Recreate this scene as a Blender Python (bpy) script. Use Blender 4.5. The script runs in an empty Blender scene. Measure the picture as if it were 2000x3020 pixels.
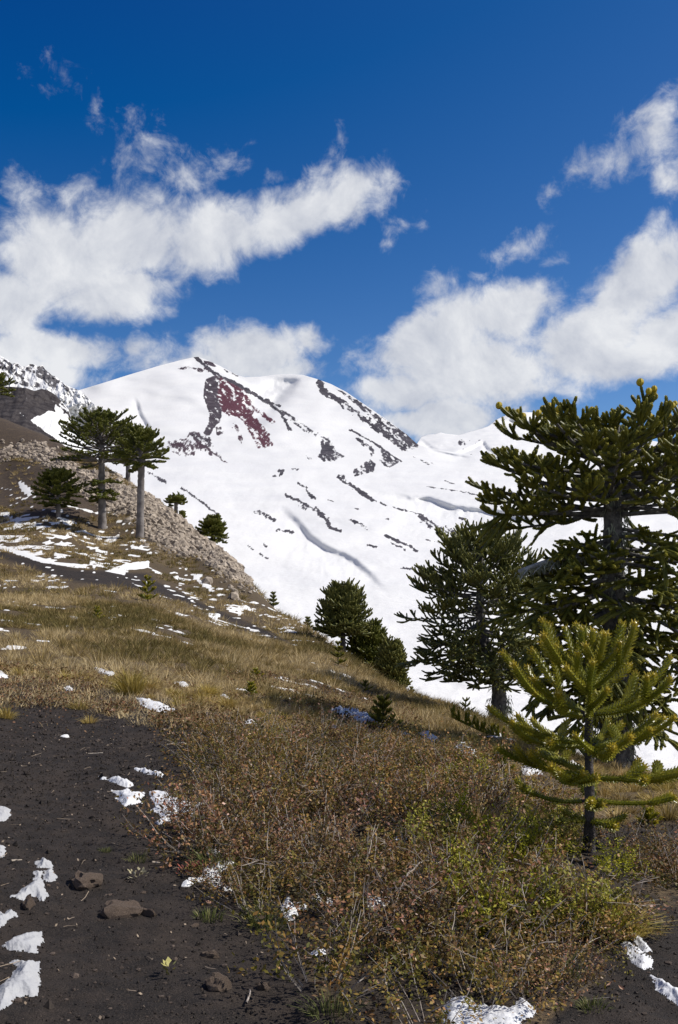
import bpy, math, random
import numpy as np
from mathutils import Vector, Matrix, Quaternion

# ---------------------------------------------------------------- camera, sky, sun, exposure
SC = bpy.context.scene
COL = SC.collection
F, CU, HV, EYE = 2375.0, 784.0, 1333.0, 1.6      # focal length and horizon in units of a 1568 x 2368 picture, eye height in metres
cd = bpy.data.cameras.new('camera')
cam = bpy.data.objects.new('camera', cd); COL.objects.link(cam)
cam.location = (0, 0, EYE); cam.rotation_euler = (math.radians(90), 0, 0)
cd.sensor_fit = 'VERTICAL'; cd.sensor_height = 36.0; cd.sensor_width = 24.0
cd.lens = 36.0 * F / 2368.0
cd.shift_y = (HV - 1184.0) / 2368.0
cd.clip_start = 0.1; cd.clip_end = 20000
SC.camera = cam
SUN_AZ, SUN_EL = math.radians(84), math.radians(47)
L = Vector((math.sin(SUN_AZ) * math.cos(SUN_EL), math.cos(SUN_AZ) * math.cos(SUN_EL), math.sin(SUN_EL)))
sd = bpy.data.lights.new('sun', 'SUN'); sd.energy = 3.9; sd.angle = math.radians(0.53); sd.color = (1.0, 0.955, 0.89)
so = bpy.data.objects.new('sun', sd); COL.objects.link(so)
so.rotation_euler = L.to_track_quat('Z', 'Y').to_euler()
SC.view_settings.view_transform = 'Standard'; SC.view_settings.look = 'None'
SC.view_settings.gamma = 1.0; SC.view_settings.use_curve_mapping = False; SC.view_settings.exposure = 0.38
SC.render.engine = 'CYCLES'
SC.cycles.max_bounces = 6; SC.cycles.diffuse_bounces = 3; SC.cycles.glossy_bounces = 2
SC.cycles.use_denoising = True

class NT:
    """small wrapper for building node trees"""
    def __init__(s, tree):
        s.t = tree; s.t.nodes.clear()
    def n(s, kind, ins=None, **props):
        nd = s.t.nodes.new(kind)
        for k, v in props.items(): setattr(nd, k, v)
        for k, v in (ins or {}).items(): s.put(nd.inputs[k], v)
        return nd
    def put(s, sock, v):
        if isinstance(v, bpy.types.NodeSocket): s.t.links.new(v, sock)
        elif isinstance(v, bpy.types.Node): s.t.links.new(v.outputs[0], sock)
        else:
            if hasattr(sock, 'default_value') and sock.type == 'RGBA' and not np.isscalar(v) and len(v) == 3: v = (*v, 1)
            sock.default_value = v
    def m(s, op, a, b=0.0, c=0.0, clamp=False):
        nd = s.n('ShaderNodeMath', operation=op, use_clamp=clamp)
        s.put(nd.inputs[0], a); s.put(nd.inputs[1], b)
        if len(nd.inputs) > 2: s.put(nd.inputs[2], c)
        return nd.outputs[0]
    def mix(s, f, a, b):
        nd = s.n('ShaderNodeMix', data_type='RGBA', clamp_factor=True)
        s.put(nd.inputs[0], f); s.put(nd.inputs[6], a); s.put(nd.inputs[7], b)
        return nd.outputs[2]
    def mixf(s, f, a, b):
        nd = s.n('ShaderNodeMix', data_type='FLOAT', clamp_factor=True)
        s.put(nd.inputs[0], f); s.put(nd.inputs[2], a); s.put(nd.inputs[3], b)
        return nd.outputs[0]
    def step(s, x, lo, hi, o0=0.0, o1=1.0):
        nd = s.n('ShaderNodeMapRange', {0: x, 1: lo, 2: hi, 3: o0, 4: o1}, interpolation_type='SMOOTHSTEP')
        return nd.outputs[0]
    def noise(s, vec, scale, detail=4.0, rough=0.55, dist=0.0, lac=2.0):
        nd = s.n('ShaderNodeTexNoise', {'Scale': scale, 'Detail': detail, 'Roughness': rough, 'Distortion': dist, 'Lacunarity': lac})
        if vec is not None: s.put(nd.inputs['Vector'], vec)
        return nd
    def attr(s, name):
        return s.n('ShaderNodeAttribute', attribute_name=name)

def px_dir(u, v):
    return (u - CU) / F, (HV - v) / F

# clouds: (u, v, half width, half height, tilt in degrees, weight)
CLOUDS = [
 (150,600,190,140,0,1.0),(290,570,240,150,12,1.05),(480,560,220,115,20,1.05),(660,500,210,85,24,1.05),(790,455,115,72,20,0.95),
 (250,680,220,75,5,1.0),(60,470,90,110,0,0.55),(170,450,110,60,40,.5),(300,440,100,80,50,.36),(420,420,90,60,20,.45),(530,375,110,42,32,.55),
 (740,395,80,50,40,.6),(640,400,70,40,20,.45),(20,700,110,100,0,.95),
 (130,815,200,70,0,1.05),(60,870,190,60,0,1.0),(290,805,100,32,3,.65),
 (590,815,150,65,0,1.0),(470,850,130,50,16,.85),(700,800,80,45,0,.75),(660,855,130,40,0,.8),(350,830,70,35,20,.5),
 (1000,790,200,110,22,1.05),(1180,720,170,85,14,1.0),(1100,850,260,110,4,1.1),(950,910,170,80,0,.95),(1350,770,230,95,16,1.05),
 (1500,650,200,120,28,1.05),(1420,835,220,62,0,.95),(1060,950,150,60,0,.95),(1000,985,190,55,0,1.0),(1580,770,140,100,0,1.0),(1230,890,160,50,0,.7),
 (1010,660,60,45,35,.5),(1060,690,70,40,30,.5),(1215,560,85,40,22,.52),(1290,600,60,20,-12,.36),
 (1510,290,110,58,32,.58),(1430,350,110,46,32,.44),(1340,395,75,36,30,.44),(1278,440,28,36,0,.4),(1560,410,50,34,0,.45),
 (990,515,34,38,0,.36),(935,525,50,24,0,.32),(905,560,36,18,0,.32),(880,440,40,60,0,.4),(195,295,56,34,20,.24),(150,190,26,22,40,.10),(300,350,26,26,40,.22),
 (1215,940,50,28,0,.6),(580,330,40,18,20,.4),(830,835,60,45,0,.45),(780,330,24,40,0,.3),(15,380,30,40,0,.4)]
def sstep_(x, a, b):
    t = min(1, max(0, (x - a) / (b - a))); return t * t * (3 - 2 * t)
W = bpy.data.worlds.new('World'); SC.world = W; W.use_nodes = True
w = NT(W.node_tree)
tc = w.n('ShaderNodeTexCoord').outputs['Generated']
sep = w.n('ShaderNodeSeparateXYZ', {0: tc})
az = w.m('ARCTAN2', sep.outputs[0], sep.outputs[1]); el = w.m('ARCSINE', sep.outputs[2])
# the wind shears the clouds a little: warp the position before the shapes are looked up
wz = w.noise(tc, 9.0, 5.0, 0.6); wsep = w.n('ShaderNodeSeparateXYZ', {0: wz.outputs['Color']})
az2 = w.m('ADD', az, w.m('MULTIPLY', w.m('SUBTRACT', wsep.outputs[0], .5), .05))
el2 = w.m('ADD', el, w.m('MULTIPLY', w.m('SUBTRACT', wsep.outputs[1], .5), .05))
ae = w.n('ShaderNodeCombineXYZ', {0: az2, 1: el2}).outputs[0]
mx = None
for (u, v, a, b, rot, wt) in CLOUDS:
    s_, e_ = px_dir(u, v); A = math.atan(s_); E = math.atan(e_ * math.cos(A)); k = math.cos(E)
    mp = w.n('ShaderNodeMapping', {0: ae, 1: (A, E, 0), 2: (0, 0, math.radians(rot)), 3: (a / F * k, b / F * k, 1)}, vector_type='TEXTURE')
    ln = w.n('ShaderNodeVectorMath', {0: mp.outputs[0]}, operation='LENGTH').outputs['Value']
    wt = wt * (1.0 + .62 * sstep_(wt, .6, .95)); o = w.m('MULTIPLY_ADD', ln, -wt, wt)
    mx = o if mx is None else w.m('SMOOTH_MAX', mx, o, .12)
n0 = w.noise(tc, 3.2, 6.0, .55)
side = w.step(w.m('ABSOLUTE', az), .46, .75)
fill_clouds = w.m('MULTIPLY_ADD', n0, 4.2, -1.6)  # unseen clouds beside and behind the camera, cover raised to brighten the fill
fill_clouds = w.m('SUBTRACT', fill_clouds, w.step(el, .25, .9, 0, .6))
mx = w.mixf(side, mx, fill_clouds)
mx = w.m('MAXIMUM', mx, -.7)
n1 = w.noise(tc, 12.0, 12.0, .62, .35)
n2 = w.noise(tc, 40.0, 9.0, .66, .5)
nn = w.m('ADD', w.m('MULTIPLY', w.m('SUBTRACT', n1, .5), 2.1), w.m('MULTIPLY', w.m('SUBTRACT', n2, .5), 1.25))
dens = w.m('ADD', mx, nn)
alpha = w.step(dens, .0, .95)
# cloud tone: thick middle slightly grey, billows picked out by a finer noise
# (offset lookup towards the sun gives the billows a lit and a shaded side)
off = w.n('ShaderNodeVectorMath', {0: tc, 1: (.018, 0, .018)}, operation='ADD').outputs[0]
n1b = w.noise(off, 12.0, 6.0, .62, .35)
rel = w.m('SUBTRACT', n1, n1b)
sh = w.m('MULTIPLY_ADD', rel, 2.2, .60)
sh = w.m('ADD', sh, w.m('MULTIPLY', w.m('SUBTRACT', n0, .5), .9))
ccol = w.mix(sh, (.37, .40, .475), (.68, .69, .71))
sky = w.n('ShaderNodeTexSky', sky_type='NISHITA', sun_disc=False, sun_elevation=SUN_EL, sun_rotation=SUN_AZ, altitude=1800, air_density=1.0, dust_density=.25, ozone_density=2.2)
hs = w.n('ShaderNodeHueSaturation', {'Saturation': 1.16, 'Value': 1.0, 'Color': sky})
skc = w.n('ShaderNodeMix', data_type='RGBA', blend_type='MULTIPLY'); w.put(skc.inputs[0], 1.0); w.put(skc.inputs[6], hs.outputs[0]); w.put(skc.inputs[7], (.80, .90, 1.05, 1))
# clear mountain air: the pale veil is taken off the sky colour
veil = w.n('ShaderNodeVectorMath', {0: skc.outputs[2], 1: (1.23, 1.10, 1.06), 2: (-.66, -.74, -.75)}, operation='MULTIPLY_ADD').outputs[0]
veil = w.n('ShaderNodeVectorMath', {0: veil, 1: (0, 0, 0)}, operation='MAXIMUM').outputs[0]
# the veil is thinnest at right angles to the sun, where skylight is most polarised
dt = w.n('ShaderNodeVectorMath', {0: tc, 1: tuple(L)}, operation='DOT_PRODUCT').outputs['Value']
c2 = w.m('MULTIPLY', dt, dt)
pol = w.m('POWER', w.m('DIVIDE', w.m('SUBTRACT', 1.0, c2, clamp=True), w.m('ADD', 1.0, c2)), .4)
veil = w.mix(pol, w.n('ShaderNodeVectorMath', {0: skc.outputs[2], 'Scale': .95}, operation='SCALE').outputs[0], veil)
veil = w.n('ShaderNodeVectorMath', {0: veil, 'Scale': .775}, operation='SCALE').outputs[0]
cl = w.n('ShaderNodeVectorMath', {0: ccol, 'Scale': 9.5}, operation='SCALE').outputs[0]
fin = w.mix(w.m('MULTIPLY', alpha, .97), veil, cl)
bg = w.n('ShaderNodeBackground', {0: fin, 1: .1})
wo = w.n('ShaderNodeOutputWorld', {0: bg})

# ---------------------------------------------------------------- helpers
rng = np.random.default_rng(11)
random.seed(5)

def tag(o, label=None, cat=None, group=None, kind=None):
    if label: o['label'] = label
    if cat: o['category'] = cat
    if group: o['group'] = group
    if kind: o['kind'] = kind
    return o

def empty(name, loc=(0, 0, 0), rz=0.0):
    o = bpy.data.objects.new(name, None); COL.objects.link(o)
    o.location = loc; o.rotation_euler = (0, 0, rz); o.empty_display_size = .1
    return o

def mesh_np(name, V, faces, attrs=None, smooth=False):
    """faces: list of int arrays (n,3) or (n,4)"""
    V = np.asarray(V, np.float32)
    me = bpy.data.meshes.new(name)
    me.vertices.add(len(V)); me.vertices.foreach_set('co', V.ravel())
    faces = [np.asarray(f, np.int32) for f in faces if len(f)]
    loops = np.concatenate([f.ravel() for f in faces])
    tot = np.concatenate([np.full(len(f), f.shape[1], np.int32) for f in faces])
    st = np.concatenate([[0], np.cumsum(tot)[:-1]]).astype(np.int32)
    me.loops.add(len(loops)); me.loops.foreach_set('vertex_index', loops)
    me.polygons.add(len(tot)); me.polygons.foreach_set('loop_start', st); me.polygons.foreach_set('loop_total', tot)
    me.polygons.foreach_set('use_smooth', np.full(len(tot), smooth))
    me.update(calc_edges=True)
    for k, a in (attrs or {}).items():
        at = me.attributes.new(k, 'FLOAT', 'POINT'); at.data.foreach_set('value', np.asarray(a, np.float32).ravel())
    return me

def obj(name, me, mat, parent=None, loc=None):
    o = bpy.data.objects.new(name, me); COL.objects.link(o)
    if mat is not None and not me.materials: me.materials.append(mat)
    if parent is not None: o.parent = parent
    if loc is not None: o.location = loc
    return o

class Acc:
    """collects geometry (vertices, triangles and quads, one float attribute) for one mesh"""
    def __init__(s): s.V = []; s.T = []; s.Q = []; s.A = []; s.n = 0
    def add(s, V, T=None, Q=None, a=0.0):
        V = np.asarray(V, np.float32).reshape(-1, 3)
        if T is not None and len(T): s.T.append(np.asarray(T, np.int64) + s.n)
        if Q is not None and len(Q): s.Q.append(np.asarray(Q, np.int64) + s.n)
        s.V.append(V); s.A.append(np.broadcast_to(np.asarray(a, np.float32), (len(V),))); s.n += len(V)
    def mesh(s, name, smooth=False, xform=None):
        V = np.concatenate(s.V)
        f = []
        if s.T: f.append(np.concatenate(s.T))
        if s.Q: f.append(np.concatenate(s.Q))
        return mesh_np(name, V, f, {'tint': np.concatenate(s.A)}, smooth)

def unit(a): return a / np.maximum(np.linalg.norm(a, axis=-1, keepdims=True), 1e-9)

def tube(acc, P, R, k=6, a=0.0, cap=True):
    P = np.asarray(P, float); n = len(P); R = np.broadcast_to(np.asarray(R, float), (n,))
    T = unit(np.gradient(P, axis=0))
    ref = np.array([0, 0, 1.0]) if abs(T[0][2]) < .9 else np.array([1.0, 0, 0])
    X = unit(np.cross(T, ref)); Y = np.cross(T, X)
    th = np.arange(k) / k * 2 * np.pi
    V = P[:, None, :] + R[:, None, None] * (np.cos(th)[None, :, None] * X[:, None, :] + np.sin(th)[None, :, None] * Y[:, None, :])
    i = np.arange(n - 1)[:, None] * k; j = np.arange(k)[None, :]; j2 = (j + 1) % k
    Q = np.stack([i + j, i + j2, i + k + j2, i + k + j], -1).reshape(-1, 4)
    av = np.repeat(np.broadcast_to(np.asarray(a, float), (n,)), k)
    V = V.reshape(-1, 3)
    Tt = None
    if cap:
        V = np.vstack([V, P[-1] + T[-1] * R[-1] * .6]); av = np.append(av, av[-1])
        b = (n - 1) * k
        Tt = np.stack([b + np.arange(k), b + (np.arange(k) + 1) % k, np.full(k, n * k)], -1)
    acc.add(V, Tt, Q, av)

def curve(p0, d0, d1, length, n=8, wob=0.0, r=None):
    """a path that starts in direction d0 and bends to d1"""
    r = r or rng
    t = np.linspace(0, 1, n)[:, None]
    D = unit(np.asarray(d0)[None] * (1 - t) + np.asarray(d1)[None] * t)
    if wob: D = unit(D + r.normal(0, wob, (n, 3)))
    st = np.vstack([np.zeros(3), np.cumsum((D[:-1] + D[1:]) / 2, axis=0)]) * length / (n - 1)
    return np.asarray(p0)[None] + st

def _hash(ix, iy, seed):
    h = (ix.astype(np.int64) * 374761393 + iy.astype(np.int64) * 668265263 + seed * 974634777) & 0xffffffff
    h = ((h ^ (h >> 13)) * 1274126177) & 0xffffffff
    return ((h ^ (h >> 16)) & 0xffffff) / float(0xffffff)
def vnoise(x, y, seed=0):
    ix = np.floor(x); iy = np.floor(y); fx = x - ix; fy = y - iy
    fx = fx * fx * fx * (fx * (fx * 6 - 15) + 10); fy = fy * fy * fy * (fy * (fy * 6 - 15) + 10)
    a = _hash(ix, iy, seed); b = _hash(ix + 1, iy, seed); c = _hash(ix, iy + 1, seed); d = _hash(ix + 1, iy + 1, seed)
    return (a * (1 - fx) + b * fx) * (1 - fy) + (c * (1 - fx) + d * fx) * fy
def fbm(x, y, oct=5, seed=0, gain=.5):
    x = np.asarray(x, float); y = np.asarray(y, float)
    t = 0; amp = 1; nrm = 0; f = 1
    for o in range(oct):
        t = t + amp * vnoise(x * f + 17.3 * o, y * f - 9.1 * o, seed + o); nrm += amp; amp *= gain; f *= 2.03
    return t / nrm

def in_poly(x, y, poly):
    x = np.asarray(x, float); y = np.asarray(y, float); c = np.zeros(x.shape, bool)
    n = len(poly)
    for i in range(n):
        x1, y1 = poly[i]; x2, y2 = poly[(i + 1) % n]
        if y1 == y2: continue
        c ^= ((y1 > y) != (y2 > y)) & (x < (x2 - x1) * (y - y1) / (y2 - y1) + x1)
    return c
def seg_dist(x, y, pts, close=False, side=False):
    """distance to a polyline, position along it (0..1); side: signed, positive to the right of travel in a y-down picture"""
    best = np.full(np.shape(x), 1e9); sg = np.ones(np.shape(x)); tt = np.zeros(np.shape(x))
    P = list(pts) + ([pts[0]] if close else [])
    for i in range(len(P) - 1):
        (x1, y1), (x2, y2) = P[i], P[i + 1]; dx, dy = x2 - x1, y2 - y1; l2 = dx * dx + dy * dy + 1e-9
        t = np.clip(((x - x1) * dx + (y - y1) * dy) / l2, 0, 1)
        d = np.hypot(x - x1 - t * dx, y - y1 - t * dy); mth = d < best
        best = np.where(mth, d, best); tt = np.where(mth, (i + t) / (len(P) - 1), tt)
        if side: sg = np.where(mth, np.sign(dx * (y - y1) - dy * (x - x1)), sg)
    return best, tt, sg
def poly_soft(x, y, poly):
    """signed distance, positive inside"""
    d, _, _ = seg_dist(x, y, poly, True)
    return np.where(in_poly(x, y, poly), d, -d)
def sstep(x, a, b):
    t = np.clip((x - a) / (b - a), 0, 1); return t * t * (3 - 2 * t)

def simple_mat(name, base, rough=.8, var=None, scale=30, bump=0.0, bscale=60, tip=None, spec=.3, sub=0.0):
    """base colour varied by noise towards var; the mesh attribute 'tint' leads towards tip"""
    m = bpy.data.materials.new(name); m.use_nodes = True
    t = NT(m.node_tree)
    co = t.n('ShaderNodeTexCoord').outputs['Object']
    c = base
    if var is not None:
        nz = t.noise(co, scale, 4, .6)
        c = t.mix(t.step(nz, .36, .64), base, var)
    if tip is not None:
        c = t.mix(t.attr('tint').outputs['Fac'], c, tip)
    p = t.n('ShaderNodeBsdfPrincipled', {'Base Color': c, 'Roughness': rough, 'Specular IOR Level': spec})
    if bump:
        bn = t.n('ShaderNodeBump', {'Strength': bump, 'Distance': .02, 'Height': t.noise(co, bscale, 6, .6)})
        t.put(p.inputs['Normal'], bn.outputs[0])
    t.n('ShaderNodeOutputMaterial', {0: p})
    return m
# ---------------------------------------------------------------- the hillside: one height field through surveyed points
# (u, v, distance): picture direction of a ground point and how far ahead it lies
ANCH = [(-300,2368,3.3),(0,2368,3.5),(400,2368,3.6),(784,2368,3.7),(1200,2368,3.7),(1568,2368,3.75),(1900,2368,3.8),
 (-300,2900,2.2),(784,2900,2.42),(1900,2900,2.5),
 (-300,1950,5.2),(0,2000,5.2),(400,2000,5.5),(784,2000,5.8),(1200,2000,6.0),(1568,2010,6.2),(1900,2040,6.2),
 (-300,1680,8),(0,1750,8),(400,1755,8.3),(784,1760,9),(1100,1770,10),(1360,1880,8.0),(1568,1880,8.2),(1900,1920,8.2),
 (-300,1500,13),(0,1600,11),(400,1605,12.3),(784,1640,13.6),(1000,1690,14.5),
 (-300,1400,20),(0,1450,18.5),(400,1500,18.5),(700,1560,20),(900,1630,20),
 (-300,1290,42),(0,1350,42),(300,1370,42),(500,1410,48),(600,1450,45),
 (-300,1180,75),(0,1240,72),(135,1190,85),(237,1220,85),(323,1240,80),(440,1300,75),
 (-300,1000,150),(0,1090,125),(100,1095,115)]
SIL = [(-700,700,210),(-300,830,200),(0,965,180),(90,1000,165),(150,1030,150),(270,1100,125),(330,1142,117),(400,1192,110),(460,1242,100),(520,1287,90),(577,1352,78),(620,1395,70),(700,1452,55),
 (760,1497,48),(850,1560,38),(950,1612,30),(1050,1645,26),(1157,1692,22),(1300,1752,16.5),(1450,1792,14),(1568,1822,13),(1800,1870,12.5),(2100,1930,12)]
def nearer(D): return D if D < 24 else 24 * (D / 24) ** .75
ANCH = [(u, v, nearer(D)) for u, v, D in ANCH]; SIL = [(u, v, nearer(D)) for u, v, D in SIL]
pts = []; vals = []
for u, v, D in ANCH + SIL:
    pts.append(((u - CU) / F, math.log(D))); vals.append((HV - v) / F)
for u, v, D in SIL:                                   # beyond the brow the slope drops away
    e = (HV - v) / F; z0 = EYE + e * D
    for k, sl in ((1.35, .30), (1.9, .40), (3.2, .44)):
        D2 = D * k; z = z0 - sl * (D2 - D)
        if u < 300: z = z0 - (.12, .2, .25)[int(k > 1.4) + int(k > 2)] * (D2 - D)
        pts.append(((u - CU) / F, math.log(D2))); vals.append((z - EYE) / D2)
pts = np.array(pts) * np.array([5.0, 1.0]); vals = np.array(vals)
def _tps(r2): return .5 * r2 * np.log(r2 + 1e-12)
r2 = ((pts[:, None] - pts[None]) ** 2).sum(-1)
K = _tps(r2) + np.eye(len(pts)) * 1e-4
Pm = np.hstack([np.ones((len(pts), 1)), pts])
A_ = np.block([[K, Pm], [Pm.T, np.zeros((3, 3))]])
sol = np.linalg.solve(A_, np.concatenate([vals, np.zeros(3)]))
GS = np.linspace(-.75, .75, 301); GL = np.linspace(math.log(1.8), math.log(330), 420)
gs, gl = np.meshgrid(GS, GL, indexing='ij')
q = np.stack([gs.ravel() * 5, gl.ravel()], -1)
GE = np.concatenate([_tps(((c[:, None] - pts[None]) ** 2).sum(-1)) @ sol[:-3] + sol[-3] + c @ sol[-2:] for c in np.array_split(q, 40)]).reshape(gs.shape)
def bil(G, s, l):
    a = np.clip((s - GS[0]) / (GS[1] - GS[0]), 0, len(GS) - 1.001); b = np.clip((l - GL[0]) / (GL[1] - GL[0]), 0, len(GL) - 1.001)
    i = a.astype(int); j = b.astype(int); f = a - i; g = b - j
    return G[i, j] * (1 - f) * (1 - g) + G[i + 1, j] * f * (1 - g) + G[i, j + 1] * (1 - f) * g + G[i + 1, j + 1] * f * g
def ground_sl(s, l):
    D = np.exp(l); x = s * D
    z = EYE + bil(GE, s, l) * D
    amp = np.clip(D / 9.0, .5, 3.0)
    z = z + .10 * amp * (fbm(x * .45 / amp, D * .45 / amp, 3, 3) - .5) + .05 * (fbm(x * 2.1, D * 2.1, 3, 8) - .5)
    z = z + .022 * (fbm(x * 9, D * 9, 3, 21) - .5) * np.clip(14 - D, 0, 6) / 6
    return z
def ground(x, y):
    x = np.asarray(x, float); y = np.asarray(y, float)
    yy = np.maximum(y, 1.85)
    return ground_sl(np.clip(x / yy, -.74, .74), np.log(yy))
GZ = ground_sl(gs, gl); GEE = (GZ - EYE) / np.exp(gl)
GMAX = np.maximum.accumulate(GEE, axis=1)
def hit(u, v):
    """first ground point seen in picture direction (u, v) -> x, y, z"""
    u = np.atleast_1d(np.asarray(u, float)); v = np.atleast_1d(np.asarray(v, float))
    s = (u - CU) / F; e = (HV - v) / F
    i = np.clip(((s - GS[0]) / (GS[1] - GS[0])), 0, len(GS) - 1.001); i0 = i.astype(int); f = (i - i0)[:, None]
    col = GMAX[i0] * (1 - f) + GMAX[i0 + 1] * f
    j = (col < e[:, None]).sum(1)
    j = np.clip(j, 1, len(GL) - 1); r = np.arange(len(u))
    a = col[r, j - 1]; b = col[r, j]; t = np.clip((e - a) / np.maximum(b - a, 1e-9), 0, 1)
    D = np.exp(GL[j - 1] + t * (GL[1] - GL[0]))
    x = s * D; y = D
    return np.stack([x, y, ground(x, y)], -1)
def to_px(x, y, z): return CU + x / y * F, HV - (z - EYE) / y * F

# what grows where, traced on the slope (picture directions, used to look the slope up once)
SOIL = [(-400,1560),(0,1592),(150,1603),(330,1640),(420,1655),(470,1720),(480,1800),(505,1900),(400,1950),(520,2050),(640,2160),(700,2250),(790,2368),(800,2900),(-400,2900)]
SOIL2 = [(1377,2253),(1440,2130),(1500,2060),(1568,2100),(1900,2100),(1900,2900),(1100,2900),(1240,2368)]
PATH = [(-400,1180),(0,1274),(180,1316),(288,1322),(344,1324),(362,1344),(400,1360),(480,1400),(627,1460),(700,1500),(600,1474),(520,1434),(440,1398),(360,1378),(300,1362),(172,1346),(80,1320),(0,1290),(-400,1200)]
SCREE = [(-300,950),(0,1040),(40,1033),(90,1026),(130,1050),(190,1085),(240,1105),(300,1130),(330,1140),(400,1188),(460,1238),(520,1283),(580,1350),(565,1354),(520,1332),(470,1292),(400,1272),(340,1240),(310,1195),(250,1182),(215,1155),(180,1135),(130,1088),(80,1064),(30,1058),(0,1064),(-300,990)]
BARE = [(-400,880),(0,960),(150,1015),(190,1060),(130,1050),(0,1035),(-300,950)]
BARE2 = [(-300,985),(0,1064),(110,1075),(180,1130),(230,1165),(250,1200),(150,1200),(60,1195),(0,1170),(-300,1100)]
SNOWF = [[(-100,1235),(0,1270),(60,1290),(100,1303),(180,1314),(205,1316),(190,1306),(130,1300),(90,1288),(40,1272),(0,1262)],
 [(240,1322),(288,1304),(345,1296),(348,1308),(338,1316),(300,1318),(288,1332),(262,1326)],
 [(330,1350),(360,1350),(378,1352),(340,1346)],[(345,1372),(400,1384),(385,1384)],[(300,1348),(345,1360),(320,1357)],
 [(455,1336),(480,1350),(505,1366),(480,1362),(460,1350)],[(480,1418),(510,1420),(505,1440),(485,1432)],[(530,1425),(560,1430),(545,1432)],
 [(40,1110),(60,1120),(80,1140),(70,1150),(50,1135)],[(0,1128),(40,1133),(20,1134),(0,1133)],[(245,1178),(278,1190),(270,1192),(250,1185)],
 [(115,1180),(140,1178),(150,1188),(120,1186)],[(150,1168),(195,1178),(180,1180)],[(560,1395),(590,1412),(560,1404)],
 [(340,1310),(380,1330),(360,1326)],[(430,1374),(470,1392),(440,1384)],[(600,1416),(650,1432),(620,1428)],
 [(395,1418),(440,1424),(420,1428)]]
SNOWN = [(-50,1180),(100,1190),(250,1215),(350,1245),(350,1300),(240,1325),(150,1310),(0,1262)]      # snow between tufts
SNOWN2 = [(380,1320),(480,1330),(600,1395),(720,1500),(600,1500),(470,1430),(380,1380)]
HEATH = [(480,1722),(620,1716),(800,1706),(960,1750),(1100,1785),(1250,1830),(1330,1905),(1460,1900),(1600,1900),(1640,2050),(1568,2060),(1500,2060),(1440,2130),(1377,2253),(1240,2310),(1190,2368),(1150,2420),(800,2420),(765,2330),(730,2250),(650,2170),(560,2110),(530,2040),(480,1970),(400,1930),(420,1890),(505,1900),(490,1850),(475,1740)]
HEATH2 = [(340,1660),(420,1640),(520,1650),(620,1690),(480,1720),(400,1715),(345,1700)]

S_N, L_N = 430, 560
ss = np.linspace(-.62, .62, S_N); ll = np.linspace(math.log(1.85), math.log(300), L_N)
hs_, hl_ = np.meshgrid(ss, ll, indexing='ij')
HX = hs_ * np.exp(hl_); HY = np.exp(hl_); HZ = ground_sl(hs_, hl_)
HU, HVv = to_px(HX, HY, HZ)
hu, hv = HU.ravel(), HVv.ravel(); hx, hy = HX.ravel(), HY.ravel()
vis = ((HZ - EYE) / HY >= np.maximum.accumulate((HZ - EYE) / HY, axis=1) - .004).ravel()
wob = (fbm(hx * .8, hy * .8, 4, 5) - .5)
wpx = 26 * wob * np.clip(300 / hy / 20, .25, 2.2)
def msk(poly, soft=6): return sstep(poly_soft(hu + wpx, hv + wpx * .6, poly), -soft, soft) * vis
soil = np.maximum.reduce([msk(SOIL, 14), msk(SOIL2, 14), msk(PATH, 7)])
scree = msk(SCREE, 9) * np.clip(.35 + 1.6 * fbm(hx * .35, hy * .35, 3, 66), 0, 1)
soil = np.maximum(soil, .9 * msk(HEATH, 16))
nzg = fbm(hx * .55, hy * .45, 4, 205)
soil = np.maximum(soil, .30 * vis * (1 - sstep(nzg, .34, .50)) * (hy < 70))
soil = np.maximum(soil, .75 * vis * (1 - sstep(nzg, .50, .64)) * msk([(-100,1530),(300,1550),(620,1555),(900,1615),(960,1720),(600,1690),(340,1640),(-100,1600)], 20))
bare = np.maximum(msk(BARE, 6), msk(BARE2, 8))
snow = np.zeros_like(hu)
for p in SNOWF: snow = np.maximum(snow, sstep(poly_soft(hu + wpx * .35 + 9 * (fbm(hx * 1.1, hy * 1.1, 4, 31) - .5), hv + 4 * (fbm(hx * 1.3, hy * 1.3, 4, 32) - .5), p), -2.0, 2.5))
def snow_noise(x, y, u, v):
    """how far above its threshold the patchy snow between the tufts stands (positive: snow)"""
    nz = fbm(x * 1.7, y * 1.2, 5, 77, .62) + .10 * (fbm(x * .16, y * .16, 2, 78) - .5)
    d1 = poly_soft(u, v, SNOWN); d2 = poly_soft(u, v, SNOWN2)
    th = np.where(d1 > 0, .55, np.where(d2 > 0, .615, np.where((y > 13) & (y < 70), .705, .77)))
    return nz - th
snow = np.maximum(snow, vis * sstep(snow_noise(hx, hy, hu, hv), 0, .03) * (1 - scree) * .95)
snow *= vis
idx = np.arange(S_N * L_N).reshape(S_N, L_N)
quads = np.stack([idx[:-1, :-1], idx[1:, :-1], idx[1:, 1:], idx[:-1, 1:]], -1).reshape(-1, 4)
HVERT = np.stack([hx, hy, HZ.ravel() + .035 * snow], -1)

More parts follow.
